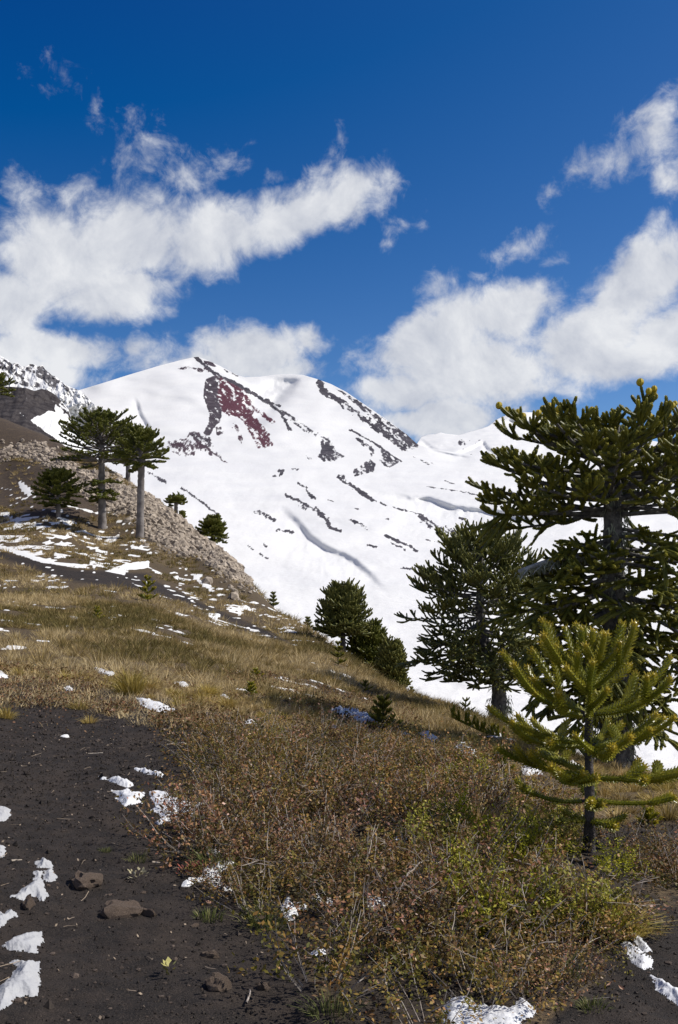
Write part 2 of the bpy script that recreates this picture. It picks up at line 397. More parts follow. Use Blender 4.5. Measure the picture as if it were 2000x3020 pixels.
def hill_material():
    m = bpy.data.materials.new('hillside'); m.use_nodes = True; t = NT(m.node_tree)
    co = t.n('ShaderNodeTexCoord').outputs['Object']
    fine = t.noise(co, 55, 6, .65); mid = t.noise(co, 7, 6, .6); big = t.noise(co, .9, 5, .6); grit = t.noise(co, 190, 3, .6)
    soilc = t.mix(t.step(mid, .38, .64), (.0095, .0074, .0062), (.029, .0215, .0165))
    soilc = t.mix(t.step(grit, .46, .72), soilc, (.060, .047, .038))
    soilc = t.mix(t.step(grit, .30, .46, 1, 0), soilc, (.008, .007, .007))
    soilc = t.mix(t.m('MULTIPLY', t.step(big, .48, .68), .6), soilc, t.mix(t.step(fine, .4, .6), (.030, .021, .015), (.066, .047, .033)))
    litter = t.mix(t.step(fine, .40, .60), (.055, .039, .025), (.165, .115, .058))
    litter = t.mix(t.step(big, .40, .62), litter, (.095, .068, .034))
    litter = t.mix(t.step(mid, .55, .68), litter, (.035, .027, .022))
    scr = t.mix(t.step(fine, .36, .64), (.11, .090, .070), (.32, .265, .21))
    brn = t.mix(t.step(mid, .38, .62), (.040, .029, .021), (.085, .060, .038))
    brn = t.mix(t.step(big, .55, .70), brn, (.12, .085, .045))
    c = t.mix(t.attr('soil').outputs['Fac'], litter, soilc)
    c = t.mix(t.attr('bare').outputs['Fac'], c, brn)
    c = t.mix(t.attr('scree').outputs['Fac'], c, scr)
    sn = t.step(t.m('ADD', t.attr('snow').outputs['Fac'], t.m('MULTIPLY', t.m('SUBTRACT', mid, .5), .6)), .42, .56)
    c = t.mix(sn, c, (.74, .735, .715))
    hgt = t.m('ADD', t.m('MULTIPLY', mid, 1.0), t.m('ADD', t.m('MULTIPLY', fine, .5), t.m('MULTIPLY', grit, .35)))
    bp = t.n('ShaderNodeBump', {'Strength': t.mixf(sn, 1.0, .12), 'Distance': .014, 'Height': hgt})
    p = t.n('ShaderNodeBsdfPrincipled', {'Base Color': c, 'Roughness': .9, 'Specular IOR Level': .25, 'Normal': bp.outputs[0]})
    t.n('ShaderNodeOutputMaterial', {0: p}); return m
M_HILL = hill_material()
hill = obj('hillside', mesh_np('hillside', HVERT, [quads], {'soil': soil, 'scree': scree, 'bare': bare, 'snow': snow}, True), M_HILL)
tag(hill, 'steep slope of dark volcanic soil and dry grass falling to the right', kind='structure')
# the ground round and behind the photographer
bx, by = np.meshgrid(np.linspace(-14, 14, 57), np.linspace(-18, 1.85, 41), indexing='ij')
bz = ground(np.clip(bx, -1.14, 1.14) , np.full_like(bx, 1.85)); bz = bz + (np.clip(bx, -14, -1.14) + 1.14) * -.09 - (np.clip(bx, 1.14, 14) - 1.14) * .10
bi = np.arange(57 * 41).reshape(57, 41)
# side wings beside the polar sheet
g2 = obj('ground', mesh_np('ground', np.stack([bx.ravel(), by.ravel(), bz.ravel() - .01], -1), [np.stack([bi[:-1, :-1], bi[1:, :-1], bi[1:, 1:], bi[:-1, 1:]], -1).reshape(-1, 4)],
        {'soil': np.ones(57 * 41), 'scree': np.zeros(57 * 41), 'bare': np.zeros(57 * 41), 'snow': np.zeros(57 * 41)}, True), M_HILL)
tag(g2, 'dark volcanic soil of the footpath behind the viewer', kind='structure')

# ---------------------------------------------------------------- snowfield, volcano and far ridges
def z4(l): return [(376.3 + .4 * x, 815.4 + .4 * y) for x, y in l]      # tracings of enlarged details -> picture directions
def z3(l): return [(313.6 + .6 * x, 784 + .6 * y) for x, y in l]
def z7(l): return [(940.8 + .2 * x, 925.1 + .2 * y) for x, y in l]
def zr(l): return [(.2 * x, 799.7 + .2 * y) for x, y in l]
SKY1 = [(-700,1010),(-300,985),(0,960),(100,935),(180,903),(240,885),(300,866),(370,845),(420,832),(448,826),(458,825),(475,831),(500,842),(520,852),(550,868),(565,872.5),(600,871),(640,866),(670,865),(700,867),(735,877),(765,888),(800,906),(850,940),(900,975),(940,1004),(965,1027),(990,1036),(1050,1046),(1100,1053),(1170,1057),(1300,1064),(1568,1075),(2300,1095)]
BASE = [(1870,62),(1800,78),(1700,105),(1600,138),(1500,195),(1400,300),(1300,430),(1200,600),(1100,850),(1060,1000),(1020,1110),(950,1300),(830,1620),(780,1700)]
def ridge(u, v, pts, w, amp, lip=4.0, sgn=1, fade=True):
    """a wind lip along pts: a short steep face on one side of it, running out gently"""
    d, t, s = seg_dist(u, v, pts, side=True); d = d * s * sgn
    prof = np.where(d > 0, sstep(d, 0, lip) * np.exp(-np.maximum(d - lip, 0) / w), 0)
    (x0, y0), (x1, y1) = pts[0], pts[-1]; t = ((u - x0) * (x1 - x0) + (v - y0) * (y1 - y0)) / ((x1 - x0) ** 2 + (y1 - y0) ** 2)
    end = sstep(t, 0, .34) * sstep(1 - t, 0, .34) if fade else 1
    amp = amp * (.75 + .5 * fbm(u / 26, v / 26, 3, 44))
    return amp * prof * end
LIPS = [ (z4([(560,148),(640,135),(700,126),(760,128),(800,140),(806,165),(785,225),(760,270),(715,320)]), 64, .022, 36, 1),
 ([(314,912),(322,928),(330,955),(345,980),(360,1003)], 18, .012, 9, 1),
 (z3([(520,630),(570,630),(610,670),(650,710),(680,750),(740,790),(800,815),(850,840),(890,875),(930,910),(960,940),(1010,985)]), 50, .036, 18, 1),
 (z3([(880,572),(940,575),(1000,585),(1060,600),(1130,603),(1170,615),(1220,632),(1280,640),(1340,643),(1400,655),(1500,675),(1640,700)]), 46, .044, 18, 1),
 ([(960,1075),(1040,1082),(1120,1086),(1200,1084)], 30, .012, 12, 1),
 ([(985,1030),(1020,1042),(1060,1050),(1110,1056)], 16, .012, 7, 1),
 ([(940,1545),(985,1552),(1040,1570),(1100,1585)], 24, .012, 12, 1),
 (z4([(190,20),(240,62),(300,105),(370,145),(440,182),(520,225),(620,290),(690,335)]), 26, .006, 16, -1),
 ]
ROCKS = [  # (outline, density, maroon)
 (z4([(80,95),(150,70),(170,85),(260,85),(275,118),(220,118),(165,97),(120,102)]), .62, .25),(z4([(236,40),(290,52),(322,85),(280,80),(245,68)]), .75, .2),(z4([(345,85),(400,108),(460,138),(420,138),(365,112)]), .62, 0),
 (z4([(250,150),(300,128),(345,138),(322,175),(322,250),(332,300),(345,345),(330,405),(292,440),(272,482),(232,470),(262,410),(268,370),(252,300),(236,260),(238,200)]), .80, .12),
 (z4([(300,128),(345,132),(400,162),(470,200),(500,255),(530,310),(590,345),(655,398),(642,418),(590,388),(560,355),(535,345),(530,360),(580,418),(622,470),(640,540),(600,548),(560,558),(520,500),(480,420),(430,372),(380,372),(345,345),(330,312),(310,280),(302,200)]), .60, 1.0),
 (z4([(330,225),(400,235),(430,300),(500,340),(560,420),(610,470),(625,540),(590,530),(540,470),(480,400),(420,345),(360,330),(335,290)]), .74, 1.0),
 (z4([(22,505),(130,492),(160,455),(232,458),(282,490),(302,560),(345,602),(402,656),(340,632),(290,585),(290,622),(258,580),(200,562),(180,602),(130,607),(60,582),(16,540)]), .58, .35),
 (z4([(150,458),(235,462),(285,490),(305,560),(350,605),(398,653),(330,610),(270,560),(230,520),(160,500)]), .60, .1),
 (z4([(300,430),(340,418),(362,470),(310,482)]), .55, .2),(z4([(398,400),(432,410),(465,500),(456,534),(430,492),(400,452)]), .55, .5),(z4([(505,468),(560,498),(602,548),(550,558)]), .6, 1.0),
 (z4([(912,480),(960,488),(985,520),(1005,570),(1058,600),(990,628),(930,632),(892,602),(915,560)]), .72, 0),(z4([(806,568),(850,605),(885,630),(850,630)]), .5, 0),
 (z4([(700,330),(770,375),(840,430),(900,470),(890,490),(820,460),(740,400)]), .56, 0),
 (z4([(985,195),(1080,243),(1150,288),(1230,348),(1300,392),(1400,458),(1470,518),(1482,552),(1420,532),(1340,482),(1260,424),(1180,356),(1120,305),(1050,255)]), .64, 0),
 (z4([(1180,320),(1300,396),(1400,462),(1475,530),(1482,556),(1400,560),(1300,500),(1200,420)]), .46, 0),
 (z4([(1255,540),(1385,630),(1310,672),(1245,640),(1265,590)]), .66, 0),(z4([(1095,680),(1200,612),(1235,640),(1222,692),(1110,718)]), .56, 0),(z4([(1010,708),(1062,698),(1052,745),(1020,740)]), .6, 0),
 (z4([(1060,770),(1110,790),(1180,800),(1100,800)]), .5, 0)]
LINES = [  # (line, half width, density)
 (z4([(190,25),(240,70),(290,112),(370,155),(440,190),(500,225),(560,260),(620,298),(680,345),(705,390),(738,445)]), 3.4, .85),(z4([(560,255),(620,285),(680,312)]), 2.2, .8),
 (z4([(903,168),(930,222),(1000,265),(1080,320),(1150,370),(1210,415),(1300,482),(1400,552)]), 6, .70),(z4([(903,168),(925,215),(985,258)]), 6, .8),
 (z4([(690,340),(760,380),(830,432),(880,462),(915,475)]), 2.0, .6),
 (z4([(1078,445),(1150,480),(1220,520),(1280,565),(1330,600),(1383,632)]), 2.2, .8),(z4([(1130,498),(1190,540),(1215,575),(1200,600)]), 4, .65),
 (z3([(780,525),(795,545),(850,575),(890,605),(912,622)]), 3, .85),(z3([(855,578),(885,600),(905,618)]), 4, .85),(z3([(910,620),(980,645),(1040,660),(1105,678)]), 1.6, .75),
 (z3([(1100,682),(1130,712),(1170,728),(1245,748)]), 6, .55),(z3([(1105,690),(1140,716)]), 6, .7),
 (z3([(628,556),(660,575),(668,600),(690,614)]), 3, .85),(z3([(580,602),(620,620),(680,650),(730,690),(748,725),(790,742)]), 3, .85),(z3([(740,690),(750,728)]), 3.6, .85),
 (z3([(640,640),(700,660),(730,690)]), 6, .5),
 (z3([(460,665),(500,680),(535,697)]), 4, .6),(z3([(550,735),(605,744)]), 3.4, .7),(z3([(825,700),(860,710),(893,730)]), 3.4, .7),(z3([(965,758),(1010,778),(1050,795),(1082,817)]), 3, .75),
 (z3([(985,785),(1040,812)]), 2, .7),(z3([(893,796),(927,801)]), 2.2, .75),(z3([(1020,883),(1065,885)]), 2.2, .75),(z3([(552,508),(565,508),(560,524)]), 4, .85),(z3([(527,528),(536,529)]), 2, .85),(z3([(608,501),(625,504)]), 2.4, .8),
 (z3([(178,575),(230,610),(280,650),(322,677)]), 1.8, .9),(z3([(240,620),(290,655),(318,676)]), 2.8, .7),(z3([(50,516),(90,535),(115,552)]), 2.2, .85),(z3([(85,535),(112,551)]), 3, .8),
 (z3([(1250,690),(1272,692)]), 2.6, .8),(z3([(1120,570),(1230,584),(1320,600),(1425,627)]), 1.3, .85),(z3([(1330,550),(1370,560)]), 1.2, .8),(z3([(1190,545),(1235,562)]), 1.3, .85),
 (z3([(1075,455),(1160,490)]), 1.1, .7),(z3([(430,795),(455,815)]), 1.6, .8),(z3([(480,830),(510,845)]), 1.8, .8),(z3([(1115,775),(1220,795)]), 1.7, .65),(z3([(318,548),(332,550)]), 1.4, .6),(z3([(845,653),(865,655)]), 1.8, .7),
 (z3([(955,693),(975,696)]), 1.6, .7),(z3([(495,790),(505,800)]), 1.8, .7),(z3([(280,680),(300,690)]), 2.6, .8),(z3([(740,622),(762,626)]), 1.2, .6),(z3([(1250,810),(1320,830)]), 1.6, .7),
 (z7([(70,655),(230,735),(350,772)]), 1.0, .7),(z7([(850,650),(1000,665),(1180,662)]), 1.0, .6),(z7([(1050,430),(1150,490),(1280,552)]), 2.0, .9)]

def rock_value(u, v, polys, lines, seed):
    """about 1 on bare rock, 0 on snow, broken up by noise that follows the fall of the slope"""
    a = .70; c, s_ = math.cos(a), math.sin(a)
    p = u * c + v * s_; qd = -u * s_ + v * c
    wu = u + 5 * (fbm(u / 9, v / 9, 3, seed) - .5); wv = v + 5 * (fbm(u / 9, v / 9, 3, seed + 9) - .5)
    nz = .55 * fbm(p / 15, qd / 4.6, 4, seed + 20, .6) + .45 * fbm(u / 5, v / 5, 3, seed + 40, .6)
    out = np.zeros_like(u); red = np.zeros_like(u)
    for poly, den, rd in polys:
        P = np.array(poly); sel = (u > P[:, 0].min() - 8) & (u < P[:, 0].max() + 8) & (v > P[:, 1].min() - 8) & (v < P[:, 1].max() + 8)
        sd_ = np.full_like(u, -9.0); sd_[sel] = poly_soft(wu[sel], wv[sel], poly)
        r = sstep(sd_, -1.5, 2.5) * np.clip(.5 + (den - .5) * 1.25 + (nz - .5) * 4.4 * (1.1 - den * .72), 0, 1)
        red = np.where(r > out, rd, red); out = np.maximum(out, r)
    for ln, hw, den in lines:
        P = np.array(ln); sel = (u > P[:, 0].min() - 14) & (u < P[:, 0].max() + 14) & (v > P[:, 1].min() - 14) & (v < P[:, 1].max() + 14)
        d = np.full_like(u, 99.0); d[sel] = seg_dist(wu[sel], wv[sel], ln)[0]
        r = sstep(hw * (1.5 + 1.1 * (nz - .5) * 3) * .8 - d, -1.0, 1.6) * np.clip(.5 + (den - .5) * 1.3 + (nz - .5) * 3.4 * (1.15 - den * .7), 0, 1)
        red = np.where(r > out, 0, red); out = np.maximum(out, r)
    return out, red

def sheet(name, sky, us, rows, depth, back=(.25, .5), label='', polys=(), lines=(), seed=1, bottom=1870, spread=1.0, mat=None):
    """a slope between its skyline and a lower edge, then its far side behind the skyline"""
    top = np.interp(us, [p[0] for p in sky], [p[1] for p in sky])
    t = np.linspace(0, 1, rows) ** spread
    U = np.repeat(us[:, None], rows, 1); V = top[:, None] + (bottom - top[:, None]) * t[None]
    D = depth(U, V)
    X = (U - CU) / F * D; Y = D; Z = EYE + (HV - V) / F * D
    rk, rd = rock_value(U.ravel(), V.ravel(), polys, lines, seed)
    rk = rk.reshape(U.shape); rd = rd.reshape(U.shape)
    # far side: further back and lower
    Bk = [(k, dz) for k, dz in ((back[0] * .2, .01), (back[0], .10), (back[1], .45))]
    zs = Z[:, :1] - EYE
    bX, bY, bZ = [], [], []
    for k, dz in Bk:
        d = D[:, :1] * (1 + k); bX.append((us[:, None] - CU) / F * d); bY.append(d); bZ.append(EYE + zs * (1 - dz) - 2 * k)
    X = np.hstack(bX[::-1] + [X]); Y = np.hstack(bY[::-1] + [Y]); Z = np.hstack(bZ[::-1] + [Z])
    rk = np.hstack([np.zeros((len(us), 3)), rk]); rd = np.hstack([np.zeros((len(us), 3)), rd])
    n, k = X.shape; ii = np.arange(n * k).reshape(n, k)
    Q = np.stack([ii[:-1, 1:], ii[1:, 1:], ii[1:, :-1], ii[:-1, :-1]], -1).reshape(-1, 4)
    o = obj(name, mesh_np(name, np.stack([X.ravel(), Y.ravel(), Z.ravel()], -1), [Q], {'rock': rk, 'red': rd}, True), mat)
    tag(o, label, kind='structure'); return o

def snow_material(name, dark, dark2, scale):
    m = bpy.data.materials.new(name); m.use_nodes = True; t = NT(m.node_tree)
    co = t.n('ShaderNodeTexCoord').outputs['Object']
    f1 = t.noise(co, scale, 5, .65); f2 = t.noise(co, scale * .22, 5, .6)
    f3 = t.noise(co, scale * 3.1, 4, .65)
    rk = t.m('ADD', t.attr('rock').outputs['Fac'], t.m('ADD', t.m('MULTIPLY', t.m('SUBTRACT', f1, .5), 1.1), t.m('MULTIPLY', t.m('SUBTRACT', f3, .5), .6)))
    k = t.step(rk, .44, .60)
    rc = t.mix(t.step(f2, .36, .64), dark, dark2)
    rc = t.mix(t.m('MULTIPLY', t.attr('red').outputs['Fac'], .95), rc, t.mix(t.step(f1, .36, .64), (.075, .024, .036), (.125, .043, .058)))
    sn = t.mix(t.step(t.noise(co, scale * .05, 5, .6), .38, .66), (.76, .752, .725), (.715, .71, .695))
    c = t.mix(k, sn, rc)
    bp = t.n('ShaderNodeBump', {'Strength': t.mixf(k, .22, .9), 'Distance': .6 / scale, 'Height': t.m('ADD', f1, f2)})
    p = t.n('ShaderNodeBsdfPrincipled', {'Base Color': c, 'Roughness': t.mixf(k, .75, .9), 'Specular IOR Level': .2, 'Normal': bp.outputs[0]})
    t.n('ShaderNodeOutputMaterial', {0: p}); return m
M_SNOW = snow_material('mountain snow', (.040, .036, .044), (.092, .083, .094), .35)
bv = [b[0] for b in BASE][::-1]; bl = [math.log(b[1]) for b in BASE][::-1]
from_v = np.array(bv, float); from_l = np.array(bl, float)
# smooth the survey so no crease shows
dv = np.arange(700, 2000, 1.0); dl = np.interp(dv, from_v, from_l); kk = np.hanning(121); kk /= kk.sum(); dl = np.convolve(np.pad(dl, 60, 'edge'), kk, 'valid')
def depth1(u, v):
    l = np.interp(v, dv, dl)
    wv = 1 - sstep(v, 1000, 1110)
    l = l + .030 * ((u - 600) / 400) ** 2 * wv * np.where(np.abs(u - 600) < 900, 1, 0) + .0
    l = l + .10 * sstep(500 - u, 0, 900) * (1 - wv)
    for pts_, w_, amp, lip, sg in LIPS: l = l + ridge(u, v, pts_, w_, amp, lip, sg)
    l = l + .042 * (fbm(u / 170 + v / 200, v / 60 - u / 500, 3, 61) - .5) + .0075 * (fbm(u / 46 + v / 60, v / 20, 3, 63) - .5) * sstep(v, 1040, 1100)
    l = l + .0018 * (fbm(u / 16 + v / 9, v / 5.5 - u / 60, 3, 65) - .5) * (.3 + .7 * sstep(v, 1030, 1110)) * sstep(fbm(u / 120, v / 50, 3, 67), .42, .62)
    # the gully right of the first ridge and the shoulder beside it
    l = l + .020 * np.exp(-(((u - 640) / 45) ** 2 + ((v - 905) / 35) ** 2))
    l = l - .012 * np.exp(-((u - 250) / 60) ** 2 - ((v - 930) / 40) ** 2)
    rk_amp = 0
    return l * 1.0
us1 = np.concatenate([np.arange(-700, -40, 22.0), np.arange(-40, 1620, 2.6), np.arange(1622, 2320, 22.0)])
sheet('snow_mountain', SKY1, us1, 330, lambda u, v: np.exp(depth1(u, v)), label='snow covered volcano with a maroon and black rock gully above a wide snowfield', polys=ROCKS, lines=LINES, seed=3, spread=1.25, mat=M_SNOW)
SKY2 = [(600,1075),(900,1050),(960,1032),(975,1010),(990,1005),(1005,1004),(1018,1000),(1030,1003),(1060,1006),(1080,1000),(1110,992),(1130,985),(1141,976),(1150,969),(1175,958),(1195,954),(1215,953),(1240,954),(1270,962),(1320,978),(1400,1000),(1568,1030),(1900,1055),(2300,1080)]
def depth2(u, v):
    l = np.log(2600) + .5 * sstep(1090 - v, 0, 140)
    l = l + .030 * (fbm(u / 60, v / 26, 3, 91) - .5) + ((u - 1210) / 300) ** 2 * .05 * (v < 1030)
    l = l + ridge(u, v, z7([(470,600),(680,560),(800,500),(890,455),(950,540),(1050,590),(1120,650)]), 14, .03, 9)
    l = l + ridge(u, v, [(1150,972),(1175,968),(1200,969),(1240,976),(1290,990)], 16, .025, 9)
    l = l + ridge(u, v, z7([(100,405),(180,440),(300,530),(480,590),(640,620)]), 12, .015, 8)
    return np.exp(l)
sheet('far_snow_dome', SKY2, np.arange(600, 2300, 3.0), 60, depth2, label='distant rounded snow dome behind the right shoulder of the volcano', bottom=1110, seed=8, mat=M_SNOW,
      polys=[(z7([(575,500),(610,440),(710,480),(700,510),(640,540)]), .62, 0), (z7([(230,385),(280,370),(340,385),(410,400),(300,395)]), .6, 0), (z7([(985,285),(1000,250),(1030,275),(1010,285)]), .75, 0), (z7([(780,510),(800,480),(830,490),(800,525)]), .55, 0)],
      lines=[(z7([(650,560),(700,620),(800,640)]), 1.0, .6), (z7([(720,470),(860,470)]), 1.2, .55)])
# rugged rock and snow ridge on the far left
SKY3 = [(-700,640),(-400,720),(-150,775),(-60,800),(0,822),(18,832),(26,841),(40,838),(52,848),(62,846),(70,841),(80,843),(88,848),(98,843),(106,854),(120,868),(128,870),(140,880),(152,890),(166,896),(178,901),(190,906),(240,960)]
def depth3(u, v):
    l = np.log(1150) + .25 * sstep(940 - v, 0, 150)
    l = l + .030 * (fbm((u + v) / 16, (v - u) / 30, 5, 101, .62) - .5) + .016 * (fbm(u / 5, v / 7, 3, 107) - .5)
    return np.exp(l)
M_RIDGE = snow_material('ridge rock', (.055, .052, .056), (.14, .132, .135), .5)
sheet('rocky_ridge', SKY3, np.concatenate([np.arange(-700, -20, 12.0), np.arange(-20, 242, 1.6)]), 70, depth3, label='jagged grey ridge streaked with snow at the far left', bottom=985, seed=14, mat=M_RIDGE,
      polys=[([(-700,650),(-300,745),(0,826),(60,846),(60,870),(0,872),(-700,800)], .50, 0), ([(0,858),(50,868),(95,885),(90,900),(40,890),(0,880)], .46, 0), (zr([(280,260),(350,205),(400,215),(430,260),(400,330),(300,300)]), .55, 0), (zr([(400,340),(430,240),(490,212),(540,280),(620,350),(660,400),(650,500),(600,500),(500,400)]), .78, 0), (zr([(620,350),(700,400),(680,440),(640,430)]), .7, 0), (zr([(700,470),(740,430),(800,480),(800,530),(760,520)]), .74, 0), (zr([(820,475),(930,518),(880,525)]), .75, 0), (zr([(370,430),(450,425),(480,490),(400,480)]), .6, 0)])
# dark knoll below it
SKY4 = [(-700,800),(-200,862),(0,893),(36,895),(60,897),(80,904),(96,899),(112,903),(128,913),(142,927),(158,946),(168,975),(180,1000),(215,1050)]
def depth4(u, v):
    l = np.log(330) + .35 * sstep(1050 - v, 0, 170) + .0012 * np.maximum(u - 60, 0)
    l = l + .030 * (fbm((u + v) / 24, (v - u) / 40, 4, 121, .6) - .5)
    return np.exp(l)
sheet('dark_knoll', SKY4, np.concatenate([np.arange(-700, -20, 12.0), np.arange(-20, 216, 1.8)]), 70, depth4, label='dark rocky knoll with a snow gully at the left edge', bottom=1075, seed=19, mat=snow_material('knoll rock', (.024, .019, .019), (.062, .053, .050), .8),
      polys=[([(-700,780),(0,888),(36,890),(60,893),(80,903),(96,895),(128,908),(145,930),(128,935),(128,955),(112,950),(96,962),(82,965),(70,975),(52,960),(46,954),(30,975),(-700,1080)], .95, 0), ([(-700,850),(0,925),(46,955),(95,990),(215,1080),(-700,1080)], .97, 0), (zr([(640,650),(720,650),(800,760),(845,880),(770,830),(680,740)]), .56, 0), (zr([(620,790),(650,850),(735,915),(700,890),(640,850)]), .55, 0)])
# ---------------------------------------------------------------- monkey puzzle trees
def leaf_mat(name, base, var, tip, rough=.5, scale=9, spec=.35):
    m = bpy.data.materials.new(name); m.use_nodes = True; t = NT(m.node_tree)
    co = t.n('ShaderNodeTexCoord').outputs['Object']
    c = t.mix(t.step(t.noise(co, scale, 3, .6), .36, .64), base, var)
    c = t.mix(t.attr('tint').outputs['Fac'], c, tip)
    p = t.n('ShaderNodeBsdfPrincipled', {'Base Color': c, 'Roughness': rough, 'Specular IOR Level': spec})
    tr = t.n('ShaderNodeBsdfTranslucent', {'Color': c})
    mx_ = t.n('ShaderNodeMixShader', {0: .25, 1: p, 2: tr})
    t.n('ShaderNodeOutputMaterial', {0: mx_}); return m
M_YOUNG = leaf_mat('young araucaria leaves', (.170, .185, .015), (.275, .265, .022), (.55, .39, .03), .36, 9, .55)
M_BIG = leaf_mat('old araucaria leaves', (.085, .096, .018), (.195, .188, .024), (.38, .33, .03))
M_MID = leaf_mat('middle araucaria leaves', (.095, .112, .036), (.180, .180, .046), (.30, .28, .06))
M_FAR = leaf_mat('distant araucaria leaves', (.066, .086, .015), (.130, .142, .022), (.23, .22, .028), scale=2)
M_BARK = simple_mat('grey bark', (.070, .064, .062), .9, (.17, .16, .145), 14, .9, 40)
M_BARKD = simple_mat('dark bark', (.040, .034, .034), .9, (.095, .083, .080), 16, .8, 60)
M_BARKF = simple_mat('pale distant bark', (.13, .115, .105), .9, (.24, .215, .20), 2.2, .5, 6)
M_LICH = simple_mat('lichen', (.22, .24, .17), .95, (.38, .39, .29), 20)
M_CONE = simple_mat('cone', (.34, .26, .014), .6, (.50, .37, .02), 60, .5, 120)
UP = np.array([0, 0, 1.0])
def adir(azd, eld):
    a, e = math.radians(azd), math.radians(eld)        # azimuth measured from +X towards +Y
    return np.array([math.cos(a) * math.cos(e), math.sin(a) * math.cos(e), math.sin(e)])
def along(P, t):
    x = t * (len(P) - 1); i = min(int(x), len(P) - 2); f = x - i
    T = P[i + 1] - P[i]
    return P[i] * (1 - f) + P[i + 1] * f, T / (np.linalg.norm(T) + 1e-9)

def shoots_mesh(acc, shoots, core=.5, spacing=.02, per=5, kite=False, wid=.35, k=5, lead=1.1, rg=None):
    """rope-like shoots: a thin core closely set with stiff pointed leaves in spirals"""
    rg = rg or rng
    for P, r, tb in shoots:
        P = np.asarray(P); n = len(P); tt = np.linspace(0, 1, n)
        tint = np.clip(tb + .75 * sstep(tt, .80, 1.0), 0, 1) * .9
        tube(acc, P, r * core * np.interp(tt, [0, .85, 1], [1, .95, .7]), k, np.clip(tint - .12, 0, 1))
        if per == 0: continue
        seg = np.linalg.norm(np.diff(P, axis=0), axis=1); cum = np.concatenate([[0], np.cumsum(seg)]); Ltot = cum[-1]
        rings = max(2, int(Ltot / spacing)); m = rings * per
        d = (np.arange(m) + .5) / m * Ltot
        T = unit(np.gradient(P, axis=0)); ref = np.array([0, 0, 1.0]) if abs(T[0][2]) < .85 else np.array([1.0, 0, 0])
        X = unit(np.cross(T, ref)); Y = np.cross(T, X)
        I = lambda A: np.stack([np.interp(d, cum, A[:, j]) for j in range(3)], -1)
        p, t_, x_, y_ = I(P), unit(I(T)), unit(I(X)), unit(I(Y))
        ang = np.arange(m) * 2.39996 + rg.uniform(0, 6.28)
        rad = x_ * np.cos(ang)[:, None] + y_ * np.sin(ang)[:, None]
        tan = np.cross(t_, rad)
        q = d / Ltot
        prof = (np.interp(q, [0, .08, .85, 1], [.7, 1, 1, .62]) * rg.uniform(.85, 1.12, m))[:, None] * r
        ld = (lead * (1 + .9 * sstep(q, .85, 1)))[:, None]
        b = p + rad * prof * core * .75
        tip = p + rad * prof + t_ * prof * ld
        wv = tan * prof * wid
        at = np.clip(tb + .75 * sstep(q, .80, 1.0), 0, 1) * .9
        i = np.arange(m)
        if kite:
            mid = b * .55 + tip * .45 + rad * prof * .10
            V = np.stack([b, mid - wv, tip, mid + wv], 1).reshape(-1, 3)
            f = np.concatenate([np.stack([i * 4, i * 4 + 1, i * 4 + 2], -1), np.stack([i * 4, i * 4 + 2, i * 4 + 3], -1)])
            acc.add(V, f, None, np.repeat(at, 4))
        else:
            V = np.stack([b - wv, b + wv, tip], 1).reshape(-1, 3)
            acc.add(V, np.stack([i * 3, i * 3 + 1, i * 3 + 2], -1), None, np.repeat(at, 3))

def branch(p0, azd, length, e0, e1, nside, sl, r, rg, t0=.4, fork=1, upk=.6, npt=6, spread=(35, 65), tint=0.0, wob=.06, term=2, hang=0, lift=.25):
    """-> limb path, list of shoots"""
    d0 = adir(azd, e0); d1 = adir(azd + rg.uniform(-14, 14), e1)
    limb = curve(p0, d0, d1, length, 9, wob, rg)
    sh = []
    def shoot(p, d, l, uk, depth=0):
        d = d / np.linalg.norm(d)
        d2 = d + UP * uk + rg.normal(0, .16, 3)
        P = curve(p, d, d2 / np.linalg.norm(d2), l, npt, .03, rg)
        sh.append((P, r * rg.uniform(.88, 1.12), np.clip(tint + rg.uniform(-.05, .22), 0, .5)))
        if depth < fork:
            for s in (-1, 1):
                if rg.random() < .72:
                    q, T = along(P, rg.uniform(.25, .65))
                    S = np.cross(T, UP); S = S / (np.linalg.norm(S) + 1e-6)
                    a = math.radians(rg.uniform(28, 58))
                    shoot(q, T * math.cos(a) + S * s * math.sin(a) + UP * rg.uniform(-.05, .35) * np.sign(uk + .01), l * rg.uniform(.5, .8), uk, depth + 1)
    for i in range(nside):
        t = t0 + (1 - t0) * (i + rg.uniform(.1, .9)) / nside
        p, T = along(limb, min(t, .99)); S = np.cross(T, UP); S = S / (np.linalg.norm(S) + 1e-6)
        a = math.radians(rg.uniform(*spread)); s = 1 if i % 2 else -1
        shoot(p, T * math.cos(a) + S * s * math.sin(a) + UP * rg.uniform(-.5, 1.0) * lift, sl * (1.12 - .4 * t) * rg.uniform(.7, 1.25), upk * rg.uniform(.6, 1.4))
    for i in range(term):
        p, T = along(limb, .97); S = np.cross(T, UP)
        shoot(p, T + S * (i - (term - 1) / 2) * .5, sl * rg.uniform(.7, 1.0), upk)
    for i in range(hang):
        p, T = along(limb, rg.uniform(.72, .99)); S = np.cross(T, UP)
        shoot(p, T * rg.uniform(.4, .9) + S * rg.uniform(-.4, .4) - UP * rg.uniform(.5, 1.1), sl * rg.uniform(1.1, 2.0), .35 * rg.random(), 9)
    return limb, sh

